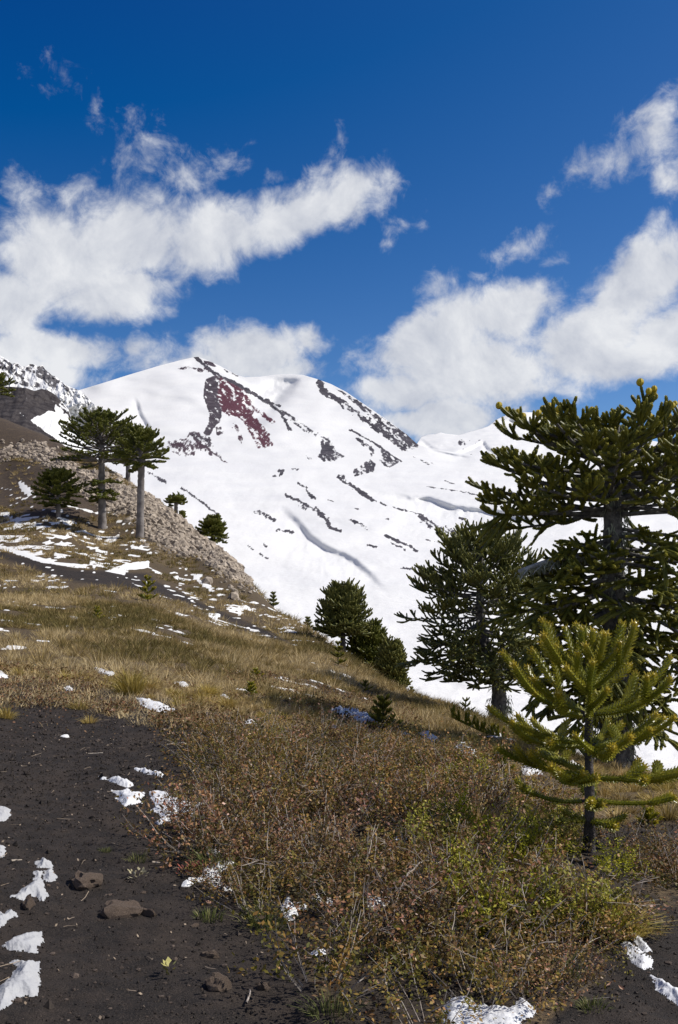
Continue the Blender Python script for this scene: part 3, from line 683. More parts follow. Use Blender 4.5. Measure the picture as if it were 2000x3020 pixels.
def trunk_mesh(path, R, k=14, seed=0, flare=.35, name='trunk'):
    """a slightly uneven trunk with rings of old branch scars"""
    P = np.asarray(path, float); n = 40
    t = np.linspace(0, 1, n); src = np.linspace(0, 1, len(P))
    C = np.stack([np.interp(t, src, P[:, j]) for j in range(3)], -1)
    H = C[-1, 2] - C[0, 2]
    rr = np.interp(t, [0, 1], R) * (1 + flare * np.exp(-t * 14))
    rr = rr * (1 + .05 * np.sin(t * H * 22 + seed))
    th = np.arange(k) / k * 2 * np.pi
    A = np.broadcast_to(th, (n, k)); B = np.broadcast_to((t * H)[:, None], (n, k))
    rad = rr[:, None] * (1 + .16 * (fbm(np.cos(A) * 2 + 9, np.sin(A) * 2 + B * 5 + seed, 3, 7) - .5) + .10 * (fbm(A * 5, B * 9, 2, 9) - .5))
    V = C[:, None, :] + rad[..., None] * np.stack([np.cos(A), np.sin(A), np.zeros_like(A)], -1)
    i = np.arange(n - 1)[:, None] * k; j = np.arange(k)[None]; j2 = (j + 1) % k
    Q = np.stack([i + j, i + j2, i + k + j2, i + k + j], -1).reshape(-1, 4)
    return mesh_np(name, V.reshape(-1, 3), [Q], {'tint': np.zeros(n * k)}, True)

def lichen_mesh(spots, rg, size=.06, n=14):
    """ragged hanging tufts of beard lichen at the given points"""
    acc = Acc()
    for p, nrm in spots:
        m = n
        b = p + rg.normal(0, size * .35, (m, 3)) + nrm * .01
        ln = rg.uniform(.4, 1.2, m)[:, None] * size
        tip = b + np.array([0, 0, -1.0]) * ln + rg.normal(0, .3, (m, 3)) * ln + nrm * ln * .3
        wv = rg.normal(0, 1, (m, 3)); wv = unit(wv) * size * .12
        V = np.stack([b - wv, b + wv, tip], 1).reshape(-1, 3); i = np.arange(m) * 3
        acc.add(V, np.stack([i, i + 1, i + 2], -1))
    return acc.mesh('lichen')

def dense(ws, m=2):
    """fill the gaps between whorls"""
    out = []
    for a, b in zip(ws[:-1], ws[1:]):
        for j in range(m):
            f = j / m; out.append(tuple([a[0] * (1 - f) + b[0] * f, a[1]] + [a[k] * (1 - f) + b[k] * f for k in (2, 3, 4)] + [a[5]] + [a[k] * (1 - f) + b[k] * f for k in (6, 7, 8)]))
    return out + [ws[-1]]
def dome(h_low, h_top, hc, Rw, Hup, Hdn, phis, n, ns, sl, upk, t0, squash=1.0):
    """whorls whose limbs reach from the stem to the surface of a rounded crown"""
    out = []
    lo_, hi_ = min(phis), max(phis)
    for i, ph in enumerate(phis):
        p = math.radians(ph); q = (ph - lo_) / (hi_ - lo_)
        hb = h_low + (h_top - h_low) * q ** .9
        rx = Rw * math.cos(p) ** squash; rz = hc + (Hup if ph > 0 else Hdn) * math.sin(p)
        reach = max(.15, 1 - sl * .55 / Rw); dx, dz = rx * reach, (rz - hb) * reach
        ln = math.hypot(dx, dz); e = math.degrees(math.atan2(dz, max(dx, .05)))
        out.append((hb, n if ph < 70 else max(4, n - 3), max(ln, .12), e - 6, e + (12 if ph > 0 else -14), ns if ph < 70 else max(4, ns - 4), sl, upk * (.35 + .65 * q) , t0))
    return out
def ground_at(u, v): return hit(u, v)[0]
def tree_at(u, D):
    x = (u - CU) / F * D; return np.array([x, D, float(ground(x, D))])

def leafy_tree(name, label, cat, base, trunk_path, trunk_R, whorls, mat, bark, rg, opts, parts=True, group=None, az0=0, extra=None, trunk_k=14):
    """trunk, then whorls (height, number, length, e0, e1, side shoots, shoot length, up-curve, bare share)"""
    root = empty(name, base); tag(root, label, cat, group)
    tp = np.asarray(trunk_path, float)
    tr = obj('trunk', trunk_mesh(tp, trunk_R, trunk_k, seed=len(name) + base[0]), bark, root)
    H = tp[-1, 2]
    allsh = []; limbs = []
    az = az0
    for (h, n, ln, e0, e1, ns, sl, upk, t0) in whorls:
        p0 = np.array([np.interp(h, tp[:, 2], tp[:, 0]), np.interp(h, tp[:, 2], tp[:, 1]), h])
        for i in range(n):
            a = az + i * 360 / n + rg.uniform(-12, 12)
            k = rg.uniform(.82, 1.12)
            limb, sh = branch(p0 + np.array([0, 0, rg.uniform(-.03, .03)]) * opts.get('jit', 1), a, ln * k, e0 + rg.uniform(-11, 11), e1 + rg.uniform(-13, 13), ns, sl, opts['r'], rg, t0=t0, upk=upk, **opts.get('b', {}))
            limbs.append((limb, sh, ln))
        az += 360 / n * .5 + 17
    if extra:
        for limb, sh, ln in extra: limbs.append((limb, sh, ln))
    lr = opts.get('limb_r', .02)
    if parts:
        for limb, sh, ln in limbs:
            acc = Acc(); shoots_mesh(acc, sh, rg=rg, **opts['leaf'])
            b = obj('branch', acc.mesh('branch'), mat, root)
            la = Acc(); tube(la, limb, np.linspace(lr, lr * .45, len(limb)), 6)
            obj('limb', la.mesh('limb', True), bark, b)
    else:
        acc = Acc(); la = Acc()
        for limb, sh, ln in limbs:
            shoots_mesh(acc, sh, rg=rg, **opts['leaf'])
            tube(la, limb, np.linspace(lr, lr * .45, len(limb)), 4)
        cr = obj('crown', acc.mesh('crown'), mat, root)
        obj('limbs', la.mesh('limbs', True), bark, cr)
    return root, limbs

# --- the young tree in front, right
B = ground_at(1362, 1968); KEEP_OUT = [(B[0] + .0, B[1], .36), (B[0] - .06, B[1] - .42, .34), (B[0] - .14, B[1] - .85, .28)]; rg = np.random.default_rng(3)
W_ = [  # height, number, length, e0, e1, side, shoot length, up, bare
 (.19, 4, .15, -6, 10, 0, .12, .3, .5), (.33, 4, .36, -8, 16, 1, .20, .35, .6), (.49, 5, .50, -4, 10, 3, .25, .30, .45),
 (.68, 7, .43, 0, 16, 2, .30, .55, .36), (.87, 7, .50, 14, 36, 2, .31, .65, .36),
 (1.04, 6, .34, 32, 54, 2, .26, .7, .45), (1.22, 6, .12, 46, 66, 0, .13, .5, .4)]
opt = dict(r=.037, limb_r=.0115, jit=.6, b=dict(fork=0, npt=7, term=1, spread=(28, 52), wob=.05, tint=.03), leaf=dict(core=.50, spacing=.013, per=6, kite=True, wid=.20, k=6, lead=.52))
root, limbs = leafy_tree('young_araucaria', 'young yellow-green monkey puzzle tree in front, rising from the low shrubs at right', 'tree', B,
    [(0, 0, -.06), (.004, 0, .3), (0, .01, .7), (.008, 0, 1.1), (.0, 0, 1.34)], (.037, .016), W_, M_YOUNG, M_BARKD, rg, opt, az0=195)
# leaves along the limbs themselves and up the leader
acc = Acc()
sh = [(limb[1:], .029, .04) for limb, s_, ln in limbs]
shoots_mesh(acc, sh, rg=rg, **opt['leaf'])
ld = np.array([(.006, 0, z) for z in np.linspace(.55, 1.38, 9)])
shoots_mesh(acc, [(ld, .034, .04)], rg=rg, **opt['leaf'])
obj('leader', acc.mesh('leader'), M_YOUNG, root)

# --- the big tree behind it
D_ = 13.0; B = tree_at(1424, D_); k_ = D_ / F
def hh(v): return EYE + (HV - v) / F * D_ - B[2]
rg = np.random.default_rng(21)
W_ = dome(hh(1180), hh(1015), hh(1120), 1.72, .80, .42, (-10, 2, 14, 27, 41, 56, 74), 9, 9, .34, 1.1, .36, .5) + [
 (hh(1272), 6, .95, -8, -2, 8, .30, .25, .35), (hh(1300), 6, 1.1, -8, -6, 9, .34, .2, .35), (hh(1330), 7, 1.15, -12, -16, 11, .44, -0.1, .32), (hh(1370), 7, 1.2, -14, -22, 11, .44, -0.25, .3),
 (hh(1410), 7, 1.15, -16, -30, 11, .44, -0.3, .3), (hh(1455), 7, 1.1, -20, -36, 10, .44, -0.35, .3), (hh(1505), 6, 1.0, -22, -40, 9, .44, -0.3, .35), (hh(1550), 6, .9, -24, -44, 7, .44, -0.2, .35), (hh(1595), 5, .7, -28, -46, 5, .44, -0.1, .4)]
opt = dict(r=.027, limb_r=.030, b=dict(fork=1, npt=7, term=3, spread=(30, 85), lift=1.0, wob=.08), leaf=dict(core=.76, spacing=.024, per=5, wid=.45, k=6, lead=.42))
ex = []
for a, e0, e1, ln, hg in ((179, 2, -2, 1.52, 8), (186, 6, 6, 1.45, 2), (10, 3, 4, 1.5, 5), (70, 3, 2, 1.3, 2), (-60, 2, 0, 1.2, 2), (120, 0, 0, 1.3, 2)):
    l_, s_ = branch(np.array([0, 0, hh(1190)]), a, ln, e0, e1, 6, .34, .028, rg, t0=.62, fork=1, upk=.9, term=3, hang=hg, npt=7, lift=.8)
    ex.append((l_, s_, ln))
for a, v_, ln in ((-25, 1222, 1.25), (25, 1232, 1.4), (-75, 1240, 1.0), (60, 1215, 1.3), (205, 1248, .8)):
    l_, s_ = branch(np.array([0, 0, hh(v_)]), a, ln, -4, -16, 7, .40, .027, rg, t0=.4, fork=1, upk=-.1, term=3, hang=3, npt=7, lift=.8)
    ex.append((l_, s_, ln))
root, limbs = leafy_tree('old_araucaria', 'tallest dark monkey puzzle tree with round yellow cones, behind the young one at right', 'tree', B,
    [(0, 0, -.15), (0, 0, 1.0), (-.03, 0, 2.4), (-.04, 0, 3.6), (-.02, 0, hh(985))], (.215, .07), W_, M_BIG, M_BARK, rg, opt, az0=172, extra=ex)
# cones sit on upright shoot tips of the top of the crown
tips = [(P[-1], P[-1] - P[-2], i) for i, (limb, s2, ln) in enumerate(limbs) for P, r_, tb in s2 if P[-1][2] > hh(1080) and (P[-1] - P[-2])[2] > 0]
br = [c for c in root.children if c.name.startswith('branch')]
tips.sort(key=lambda t_: -t_[0][2] - rg.uniform(0, .25))
def cone_mesh():
    acc = Acc(); th = np.linspace(-.5 * np.pi, .5 * np.pi, 9); k = 12
    for i in range(len(th) - 1):
        ring = []
        for t in (th[i], th[i + 1]):
            ring.append(np.stack([np.cos(t) * np.cos(np.arange(k) / k * 6.2832), np.cos(t) * np.sin(np.arange(k) / k * 6.2832), np.full(k, np.sin(t))], -1) * (1 + .07 * ((np.arange(k) % 2)[:, None] * 2 - 1)))
        V = np.concatenate(ring); j = np.arange(k); j2 = (j + 1) % k
        acc.add(V * .043, None, np.stack([j, j2, k + j2, k + j], -1))
    return acc.mesh('cone', False)
CM = cone_mesh()
placed = []
for p, d, i in tips:
    if len(placed) > 40: break
    if any(np.linalg.norm(p - q) < .065 for q in placed) or p[1] > .75: continue
    placed.append(p); o = obj('cone', CM, M_CONE, root, p + d / np.linalg.norm(d) * .03); o.scale = (1, 1, 1.05) if rg.random() < .5 else (.85, .85, .95)
spots = []
for i in range(150):
    a = rg.uniform(0, 6.28); z = rg.choice([rg.uniform(.0, 1.15), rg.uniform(2.2, 3.6), rg.uniform(.3, .9)]); nr = np.array([math.cos(a), math.sin(a), 0])
    spots.append((np.array([-.02, 0, z]) + nr * .2 * (1 - z / 7), nr))
obj('lichen', lichen_mesh(spots, rg, .10, 16), M_LICH, root)
# the bare grey limb hung with lichen, low on the left
dl_ = curve(np.array([-.05, -.1, hh(1283)]), adir(190, 2), adir(200, -22), 1.32, 9, .03, rg)
acc = Acc(); tube(acc, dl_, np.linspace(.045, .025, 9), 8)
for t in (.55, .7, .85):
    q_, T_ = along(dl_, t); tube(acc, curve(q_, T_ + adir(240, -30) * .8, adir(230, -50), .3, 5, .1, rg), np.linspace(.012, .004, 5), 4)
lb = obj('dead_limb', acc.mesh('dead_limb', True), simple_mat('silvered wood', (.20, .205, .21), .9, (.36, .37, .38), 12, .5, 50), root)
spots = [(along(dl_, t)[0] + np.array([0, 0, -.02]), np.array([0, -.4, 0])) for t in rg.uniform(.3, 1.0, 20)]
obj('beard_lichen', lichen_mesh(spots, rg, .085, 16), M_LICH, lb)

# --- the middle tree
D_ = 22.0; B = tree_at(1157, D_)
rg = np.random.default_rng(8)
def hm(v): return EYE + (HV - v) / F * D_ - B[2]
W_ = dome(hm(1560), hm(1275), hm(1440), 1.62, 1.92, 1.30, (-58, -46, -35, -25, -15, -6, 3, 12, 21, 30, 39, 48, 57, 66, 78), 7, 11, .42, .8, .36, .75)
opt = dict(r=.025, limb_r=.026, jit=4, b=dict(fork=1, npt=5, term=3, spread=(28, 80), lift=1.3), leaf=dict(core=.8, spacing=.05, per=3, wid=.5, k=5, lead=.4))
lx, sx = branch(np.array([-.2, 0, hm(1500)]), 181, 1.85, -8, -14, 6, .34, .036, rg, t0=.45, fork=1, upk=-.1, term=3, npt=5)
root, limbs = leafy_tree('araucaria_tree', 'bushy dome-crowned monkey puzzle tree just left of the one with yellow cones', 'tree', B,
    [(0, 0, -.2), (-.04, 0, 1.0), (-.42, 0, 2.2), (-.44, 0, hm(1262))], (.19, .06), W_, M_MID, M_BARK, rg, opt, az0=178, extra=[(lx, sx, 2.3)])
spots = []
for i in range(60):
    a = rg.uniform(0, 6.28); z = rg.uniform(.0, 1.4); nr = np.array([math.cos(a), math.sin(a), 0]); spots.append((np.array([-.02, 0, z]) + nr * .185, nr))
for i in range(30):
    limb = limbs[rg.integers(len(limbs))][0]; spots.append((along(limb, rg.uniform(.2, .7))[0], np.array([0, -.3, 0])))
obj('lichen', lichen_mesh(spots, rg, .13, 12), M_LICH, root)

# --- three at the brow of the hill, centre
def mid_tree(u, vbase, vtop, D, halfw, label, seed, low=.25, lean=0.0, n=7, mat=M_MID, shoot=.26, drop=0):
    n = n + 5
    D = nearer(D); b = tree_at(u, D); H = EYE + (HV - vtop) / F * D - b[2]; Rw = halfw / F * D; rg = np.random.default_rng(seed)
    ws = dome(H * low, H * .9, H * (low + .30), Rw, H * (.70 - low) , H * .22, [-32 + 110 * k / (n + 0) for k in range(n + 1)], 7, 9, shoot * 1.6, .8, .3, .85)
    opt = dict(r=.034, limb_r=.026, jit=4, b=dict(fork=1, npt=4, term=2, lift=1.1, spread=(30, 80)), leaf=dict(core=.8, spacing=.09, per=3, wid=.6, k=4, lead=.5))
    return leafy_tree('araucaria_tree', label, 'tree', b, [(0, 0, -.3), (lean * .3, 0, H * .5), (lean, 0, H * .93)], (.11, .045), ws, mat, M_BARKD, rg, opt, parts=False, trunk_k=10)
mid_tree(793, 1530, 1362, 40, 64, 'leftmost monkey puzzle tree of the close cluster on the brow in the centre', 31, low=.26)
mid_tree(852, 1570, 1448, 42, 58, 'monkey puzzle tree in the middle of the brow cluster', 32, low=.12, mat=M_FAR)
mid_tree(905, 1592, 1502, 36, 36, 'small monkey puzzle tree at the right end of the brow cluster, against the snow', 33, low=.08, n=7)

# --- distant ones up the slope
def far_tree(u, v, vtop, crown_v, D, halfw, label, seed, flat=1.0, skirt=(), tr=(.25, .15), n=7, nb=9, shoot=.38, lean=0, r=.056, ns=9, cat='tree'):
    D = nearer(D); b = tree_at(u, D); m = D / F; H = EYE + (HV - vtop) * m - b[2]; h0 = EYE + (HV - crown_v) * m - b[2]; Rw = halfw * m; rg = np.random.default_rng(seed)
    ws = dome(h0 - .05 * (H - h0), H * .92, h0 + .28 * (H - h0), Rw, .74 * (H - h0), .3 * (H - h0), [-12 + 92 * k / n for k in range(n + 1)], nb, ns, shoot, .75, .42, .9)
    for h_, l_ in skirt: ws.append((EYE + (HV - h_) * m - b[2], 6, l_ * m, -10, -15, 8, shoot, .2, .15))
    opt = dict(r=r, limb_r=.06 * min(1, Rw / 2.5), jit=4, b=dict(fork=1, npt=3, term=2), leaf=dict(core=.75, spacing=.13, per=3, wid=.7, k=4, lead=.6))
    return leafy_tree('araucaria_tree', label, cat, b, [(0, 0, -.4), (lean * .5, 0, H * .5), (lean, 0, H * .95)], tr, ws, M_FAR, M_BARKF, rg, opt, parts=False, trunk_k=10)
far_tree(237, 1220, 958, 1062, 85, 112, 'tallest monkey puzzle tree on the left slope, wide umbrella crown with a ragged lower skirt', 41, skirt=[(1112, 34), (1132, 36), (1150, 26)], n=8, nb=11, lean=-.1)
far_tree(323, 1240, 998, 1062, 80, 64, 'slender tall-trunked monkey puzzle tree right of the tallest one on the slope', 42, skirt=[(1075, 34)], tr=(.225, .18), n=6, lean=.15)
far_tree(296, 1112, 985, 1075, 122, 44, 'monkey puzzle tree half hidden between the two tall ones on the slope', 43, tr=(.19, .15), n=6)
far_tree(135, 1190, 1092, 1150, 84, 60, 'short broad monkey puzzle tree in shade left of the tallest one', 44, tr=(.15, .11), n=6, skirt=[(1160, 40)])
far_tree(407, 1195, 1148, 1163, 112, 25, 'tiny flat-topped monkey puzzle tree alone on the scree ridge', 45, tr=(.16, .13), n=4, nb=8, ns=7, shoot=.3)
far_tree(492, 1252, 1202, 1240, 97, 36, 'low round monkey puzzle tree beside the scree, against the snow', 46, tr=(.14, .09), n=6, skirt=[(1245, 34)])
far_tree(-22, 960, 866, 905, 150, 52, 'monkey puzzle crown reaching in at the left edge of the picture', 47, n=5, r=.075, shoot=.5)
far_tree(421, 1203, 1187, 1197, 110, 9, 'tiny dark shrub-like sapling beside the flat-topped tree on the scree', 48, tr=(.06, .04), n=3, nb=6, ns=4, shoot=.2, cat='sapling')

# --- saplings on the slope
def sapling(u, v, hpx, wpx, label, seed, mat=M_YOUNG, n=4, nb=5, D=None, lean=(0, 0), group=None):
    b = tree_at(u, nearer(D)) if D else ground_at(u, v)
    m = b[1] / F; H = hpx * m; Rw = wpx * .5 * m; rg = np.random.default_rng(seed)
    KEEP_OUT.append((b[0], b[1], Rw * 1.0 + .12))
    root = empty('araucaria_sapling', b); tag(root, label, 'sapling', group)
    st = np.array([(lean[0] * t, lean[1] * t, H * t - .03) for t in np.linspace(0, 1, 6)]) 
    r = max(.022, .0011 * b[1]); shs = []
    for i in range(n):
        q = (i + .6) / n; p, T = along(st, min(q, .98))
        for j in range(nb):
            a = i * 37 + j * 360 / nb + rg.uniform(-15, 15); ln = Rw * (1.05 - .65 * q) * rg.uniform(.8, 1.15)
            d = adir(a, 8 + 35 * q); shs.append((curve(p, d, unit(d + UP * .55), ln, 5, .03, rg), r, rg.uniform(0, .15)))
            if Rw > .25:
                q2, T2 = along(shs[-1][0], .5); S = np.cross(T2, UP)
                for s in (-1, 1): shs.append((curve(q2, unit(T2 + S * s * .8), unit(T2 + S * s * .4 + UP * .3), ln * .45, 4, .03, rg), r, rg.uniform(0, .15)))
    shs.append((st[3:], r, .1))
    acc = Acc(); shoots_mesh(acc, shs, rg=rg, core=.5, spacing=max(.012, r * .75), per=4, wid=.5, k=4, lead=.9)
    a2 = Acc(); tube(a2, st, np.linspace(r * .6, r * .35, 6), 5)
    obj('stem', a2.mesh('stem', True), M_BARKD, root); obj('foliage', acc.mesh('foliage'), mat, root)
    return root
sapling(342, 1392, 58, 60, 'yellowish monkey puzzle sapling below the footpath strip on the left slope', 51)
sapling(225, 1433, 30, 38, 'small yellowish monkey puzzle sapling alone in the straw grass at left', 52)
sapling(632, 1406, 34, 30, 'monkey puzzle sapling on the skyline just below the end of the scree', 53, D=64, mat=M_MID)
sapling(712, 1462, 26, 30, 'thin monkey puzzle sapling on the skyline left of the brow cluster', 54, D=50, mat=M_MID)
sapling(591, 1568, 24, 40, 'dull green monkey puzzle sapling, upper of two close together in mid slope', 55, n=3)
sapling(580, 1606, 30, 44, 'bright green monkey puzzle sapling, lower of two close together in mid slope', 56)
sapling(782, 1540, 58, 50, 'monkey puzzle sapling at the foot of the leftmost brow tree', 57, mat=M_BIG)
sapling(845, 1597, 24, 40, 'low monkey puzzle sapling in grass below the brow cluster', 58, mat=M_BIG, n=3)
sapling(885, 1690, 78, 96, 'spreading dark monkey puzzle sapling beside the strip of snow', 59, mat=M_BIG, n=5, nb=6)
sapling(952, 1622, 22, 26, 'tiny monkey puzzle sapling on the skyline right of the brow cluster', 60, D=29.5, mat=M_MID, n=3)
sapling(1077, 1668, 36, 50, 'small monkey puzzle sapling on the skyline left of the bare trunk', 61, D=23.5, mat=M_MID, n=3)
sapling(1150, 1788, 48, 90, 'dark monkey puzzle sapling among snow scraps left of the young tree', 62, mat=M_BIG, n=4)
sapling(1500, 1905, 40, 70, 'small monkey puzzle sapling right of the young tree in dry grass', 63, n=3)
# a leaning one whose shoots rise in a row
b = ground_at(1196, 1716); rg = np.random.default_rng(64); m = b[1] / F
root = empty('araucaria_sapling', b); tag(root, 'leaning monkey puzzle sapling with a row of upright shoots left of the young tree', 'sapling')
stp = np.array([(0, 0, -.03), (-40 * m, .0, 10 * m), (-90 * m, .02, 30 * m), (-150 * m, .05, 58 * m)])
shs = [(stp, .03, 0)]
for t in np.linspace(.12, .98, 12):
    p, T = along(stp, t)
    for s in range(2):
        d = unit(UP + rg.normal(0, .45, 3) + T * .3); shs.append((curve(p, d, unit(d + UP * .5), rg.uniform(18, 34) * m, 5, .03, rg), .03, rg.uniform(0, .2)))
acc = Acc(); shoots_mesh(acc, shs, rg=rg, core=.5, spacing=.014, per=5, wid=.4, k=5, lead=.9)
a2 = Acc(); tube(a2, stp, .014, 5)
obj('stem', a2.mesh('stem', True), M_BARKD, root); obj('foliage', acc.mesh('foliage'), M_YOUNG, root)
# ---------------------------------------------------------------- ground cover
def q7(l): return [(x * .5, 1489.6 + .5 * y) for x, y in l]
def q8(l): return [(627 + .6 * x, 1725 + .6 * y) for x, y in l]
def q1(l): return [(x * .35, 1176 + .35 * y) for x, y in l]           # 700 px wide detail at the left
def q2(l): return [(470.4 + .35 * x, 1293.6 + .35 * y) for x, y in l]
SP = [
 (q7([(625,575),(680,585),(765,610),(750,617),(700,605),(640,590)]), 'thin slanting snow streak above the largest patch on the soil', .025),
 (q7([(500,625),(545,622),(600,640),(615,655),(590,663),(550,650),(520,640)]), 'small snow patch on the soil, left of the thin slanting streak', .03),
 (q7([(455,612),(490,615),(495,628),(465,625)]), 'tiny leftmost snow scrap above the pair of patches on the soil', .02),
 (q7([(515,675),(560,685),(600,678),(625,695),(665,685),(668,705),(640,720),(655,738),(610,740),(580,752),(560,735),(540,715),(550,705)]), 'ragged snow patch directly left of the largest one on the soil', .035),
 (q7([(690,680),(760,690),(810,710),(850,735),(930,740),(1000,765),(1015,790),(960,820),(900,825),(840,800),(790,820),(740,835),(725,830),(750,800),(735,780),(700,770),(688,768),(725,750),(700,720)]), 'largest bright snow patch on the black soil, with twigs in front', .022),
 (q7([(0,758),(40,765),(50,785),(20,815),(-30,825),(-30,755)]), 'snow lump at the left edge, level with the largest patch', .022),
 (q7([(-20,930),(15,940),(20,980),(-20,995)]), 'very small snow lump at the left edge, halfway down the soil', .022),
 (q7([(168,1008),(205,1003),(242,1013),(237,1036),(180,1032)]), 'top lump of the broken snow chain beside the brown clod', .035),
 (q7([(205,1055),(235,1033),(260,1080),(240,1098),(203,1092)]), 'rounded snow lump just below the top of the broken chain', .026),
 (q7([(162,1053),(192,1053),(193,1088),(163,1092)]), 'small left lump in the middle of the broken snow chain', .022),
 (q7([(75,1165),(120,1125),(160,1098),(190,1093),(202,1130),(218,1170),(195,1188),(160,1165),(110,1185),(50,1170)]), 'snow cap over the stone at the left edge', .035),
 (q7([(-20,1235),(20,1255),(40,1233),(78,1240),(72,1262),(45,1262),(20,1297),(-20,1310)]), 'snow lump at the left edge below the snow-capped stone', .026),
 (q7([(12,1400),(60,1363),(110,1353),(150,1343),(188,1333),(203,1385),(167,1400),(172,1432),(120,1422),(60,1417)]), 'broad greyish snow patch near the bottom left corner, upper of two', .026),
 (q7([(-20,1600),(30,1570),(60,1530),(90,1490),(40,1470),(60,1463),(120,1478),(178,1473),(183,1560),(172,1622),(110,1628),(60,1642),(20,1688),(-20,1695)]), 'lumpy large snow patch in the bottom left corner, lower of two', .035),
 (q7([(630,243),(660,256),(720,268),(770,283),(812,305),(760,317),(720,312),(690,302),(650,277)]), 'curved snow streak below the largest straw tussock', .026),
 (q7([(800,178),(850,176),(882,195),(830,197)]), 'short snow scrap at the lower edge of the grass, mid left', .022),
 (q7([(430,108),(490,123),(535,135),(510,147),(450,132)]), 'slim snow scrap over the soil bank at left', .022),
 (q7([(300,198),(330,202),(340,214),(310,216)]), 'tiny snow scrap on the soil bank at left, below the slim one', .03),
 (q7([(-30,128),(10,130),(38,148),(20,162),(-30,165)]), 'snow scrap at the left edge where soil meets grass', .026),
 (q7([(1315,1200),(1330,1178),(1352,1220),(1372,1250),(1357,1282),(1330,1287),(1308,1240)]), 'snow lump caught in the lower middle of the thicket', .10),
 (q7([(1373,1208),(1415,1213),(1422,1242),(1388,1237)]), 'small snow lump just right of the one in the thicket', .10),
 (q7([(958,962),(985,943),(1017,955),(1007,977),(968,977)]), 'snow clump under the left tip of the thicket', .06),
 (q8([(670,990),(720,985),(770,980),(790,1010),(820,1000),(860,1020),(900,1025),(940,1010),(960,970),(1000,998),(1022,1020),(1010,1045),(960,1057),(960,1120),(660,1120)]), 'big white snow patch at the bottom edge, right of centre', .026),
 (q8([(1353,708),(1380,703),(1422,740),(1452,770),(1462,792),(1435,792),(1398,752)]), 'upper snow strip under the straw tussock at right', .026),
 (q8([(1350,760),(1380,758),(1420,788),(1462,810),(1467,857),(1430,862),(1388,832),(1385,810)]), 'middle snow strip at the right edge, widest of three', .026),
 (q8([(1468,885),(1500,903),(1540,928),(1600,955),(1600,1020),(1530,972),(1485,935)]), 'lowest snow strip running out of the right edge', .026),
 (q8([(480,360),(510,353),(532,380),(517,402),(480,422),(443,432),(448,415),(478,395)]), 'snow clump in the middle of the thicket, right of centre', .16),
 (q8([(383,488),(432,489),(432,505),(388,502)]), 'small flat snow scrap in the middle of the thicket', .14),
 (q8([(158,800),(200,793),(217,810),(168,817)]), 'small snow scrap at the lower left of the thicket', .08),
 (q8([(690,-2),(760,8),(802,40),(780,57),(718,36)]), 'shaded snow patch on the slope left of the young tree', .10),
 (q8([(968,83),(1030,93),(1042,112),(978,117)]), 'shaded snow scrap close left of the young tree', .10),
 (q8([(1143,68),(1182,73),(1182,92),(1148,90)]), 'white snow scrap behind the young tree stem', .10),
 (q2([(810,1005),(900,1012),(960,1020),(1060,1052),(1150,1090),(1200,1120),(1180,1130),(1090,1105),(1020,1090),(1000,1050),(900,1035)]), 'long bluish snow strip along the ditch in mid slope', .12),
 (q2([(1390,1165),(1480,1175),(1560,1200),(1570,1225),(1490,1215),(1410,1190)]), 'snow patch right of the spreading sapling', .10),
 (q2([(1235,1240),(1275,1240),(1295,1258),(1245,1258)]), 'small snow scrap above the thicket edge, below the spreading sapling', .10),
 (q2([(265,1075),(350,1080),(350,1095),(275,1093)]), 'flat snow scrap among tussocks above the thicket', .06),
 (q2([(840,1100),(890,1105),(890,1118),(850,1115)]), 'short snow scrap under the bluish strip', .035),
 (q2([(860,775),(900,780),(900,800),(870,800)]), 'snow scrap in grass below the sapling of the brow cluster', .10),
 (q2([(105,900),(160,908),(160,922),(115,920)]), 'snow scrap left of the bright green lower sapling', .10),
]
def clear_of(x, y, u, v, pad=4, rise=0):
    """True where nothing stands that must stay free of growth"""
    ok = np.ones(len(x), bool)
    for cx, cy, cr in KEEP_OUT: ok &= np.hypot(x - cx, (y - cy) * np.where(y < cy, .55, 1)) > cr
    for pl, lb, th in SP:
        P = np.array(pl); sel = (u > P[:, 0].min() - 30) & (u < P[:, 0].max() + 30) & (v > P[:, 1].min() - 30) & (v < P[:, 1].max() + rise + 30)
        ix = np.nonzero(sel)[0]
        if len(ix):
            b = poly_soft(u[ix], v[ix], pl) > -pad
            if rise: b |= poly_soft(u[ix], v[ix] - rise * .5, pl) > 0
            if rise: b |= poly_soft(u[ix], v[ix] - rise, pl) > 0
            ok[ix[b]] = False
    return ok
def in_mask(u, v, poly, wob=0.0):
    return in_poly(u, v, poly)
def scatter(n, d0, d1, seed, su=(-.40, .40), power=1.0):
    """random visible ground points between two distances (even over the ground when power is 1)"""
    r = np.random.default_rng(seed)
    D = np.sqrt(r.uniform(d0 ** 2, d1 ** 2, n)) if power == 1.0 else np.exp(r.uniform(math.log(d0), math.log(d1), n))
    s = r.uniform(*su, n); x = s * D; z = ground(x, D); e = (z - EYE) / D
    a = np.clip(((s - GS[0]) / (GS[1] - GS[0])), 0, len(GS) - 1.001).astype(int); b = np.clip(((np.log(D) - GL[0]) / (GL[1] - GL[0])), 0, len(GL) - 1).astype(int)
    ok = e > GMAX[a, b] - .012
    u, v = to_px(x, D, z)
    ok &= (u > -120) & (u < 1690) & (v < 2480)
    return x[ok], D[ok], z[ok], u[ok], v[ok]

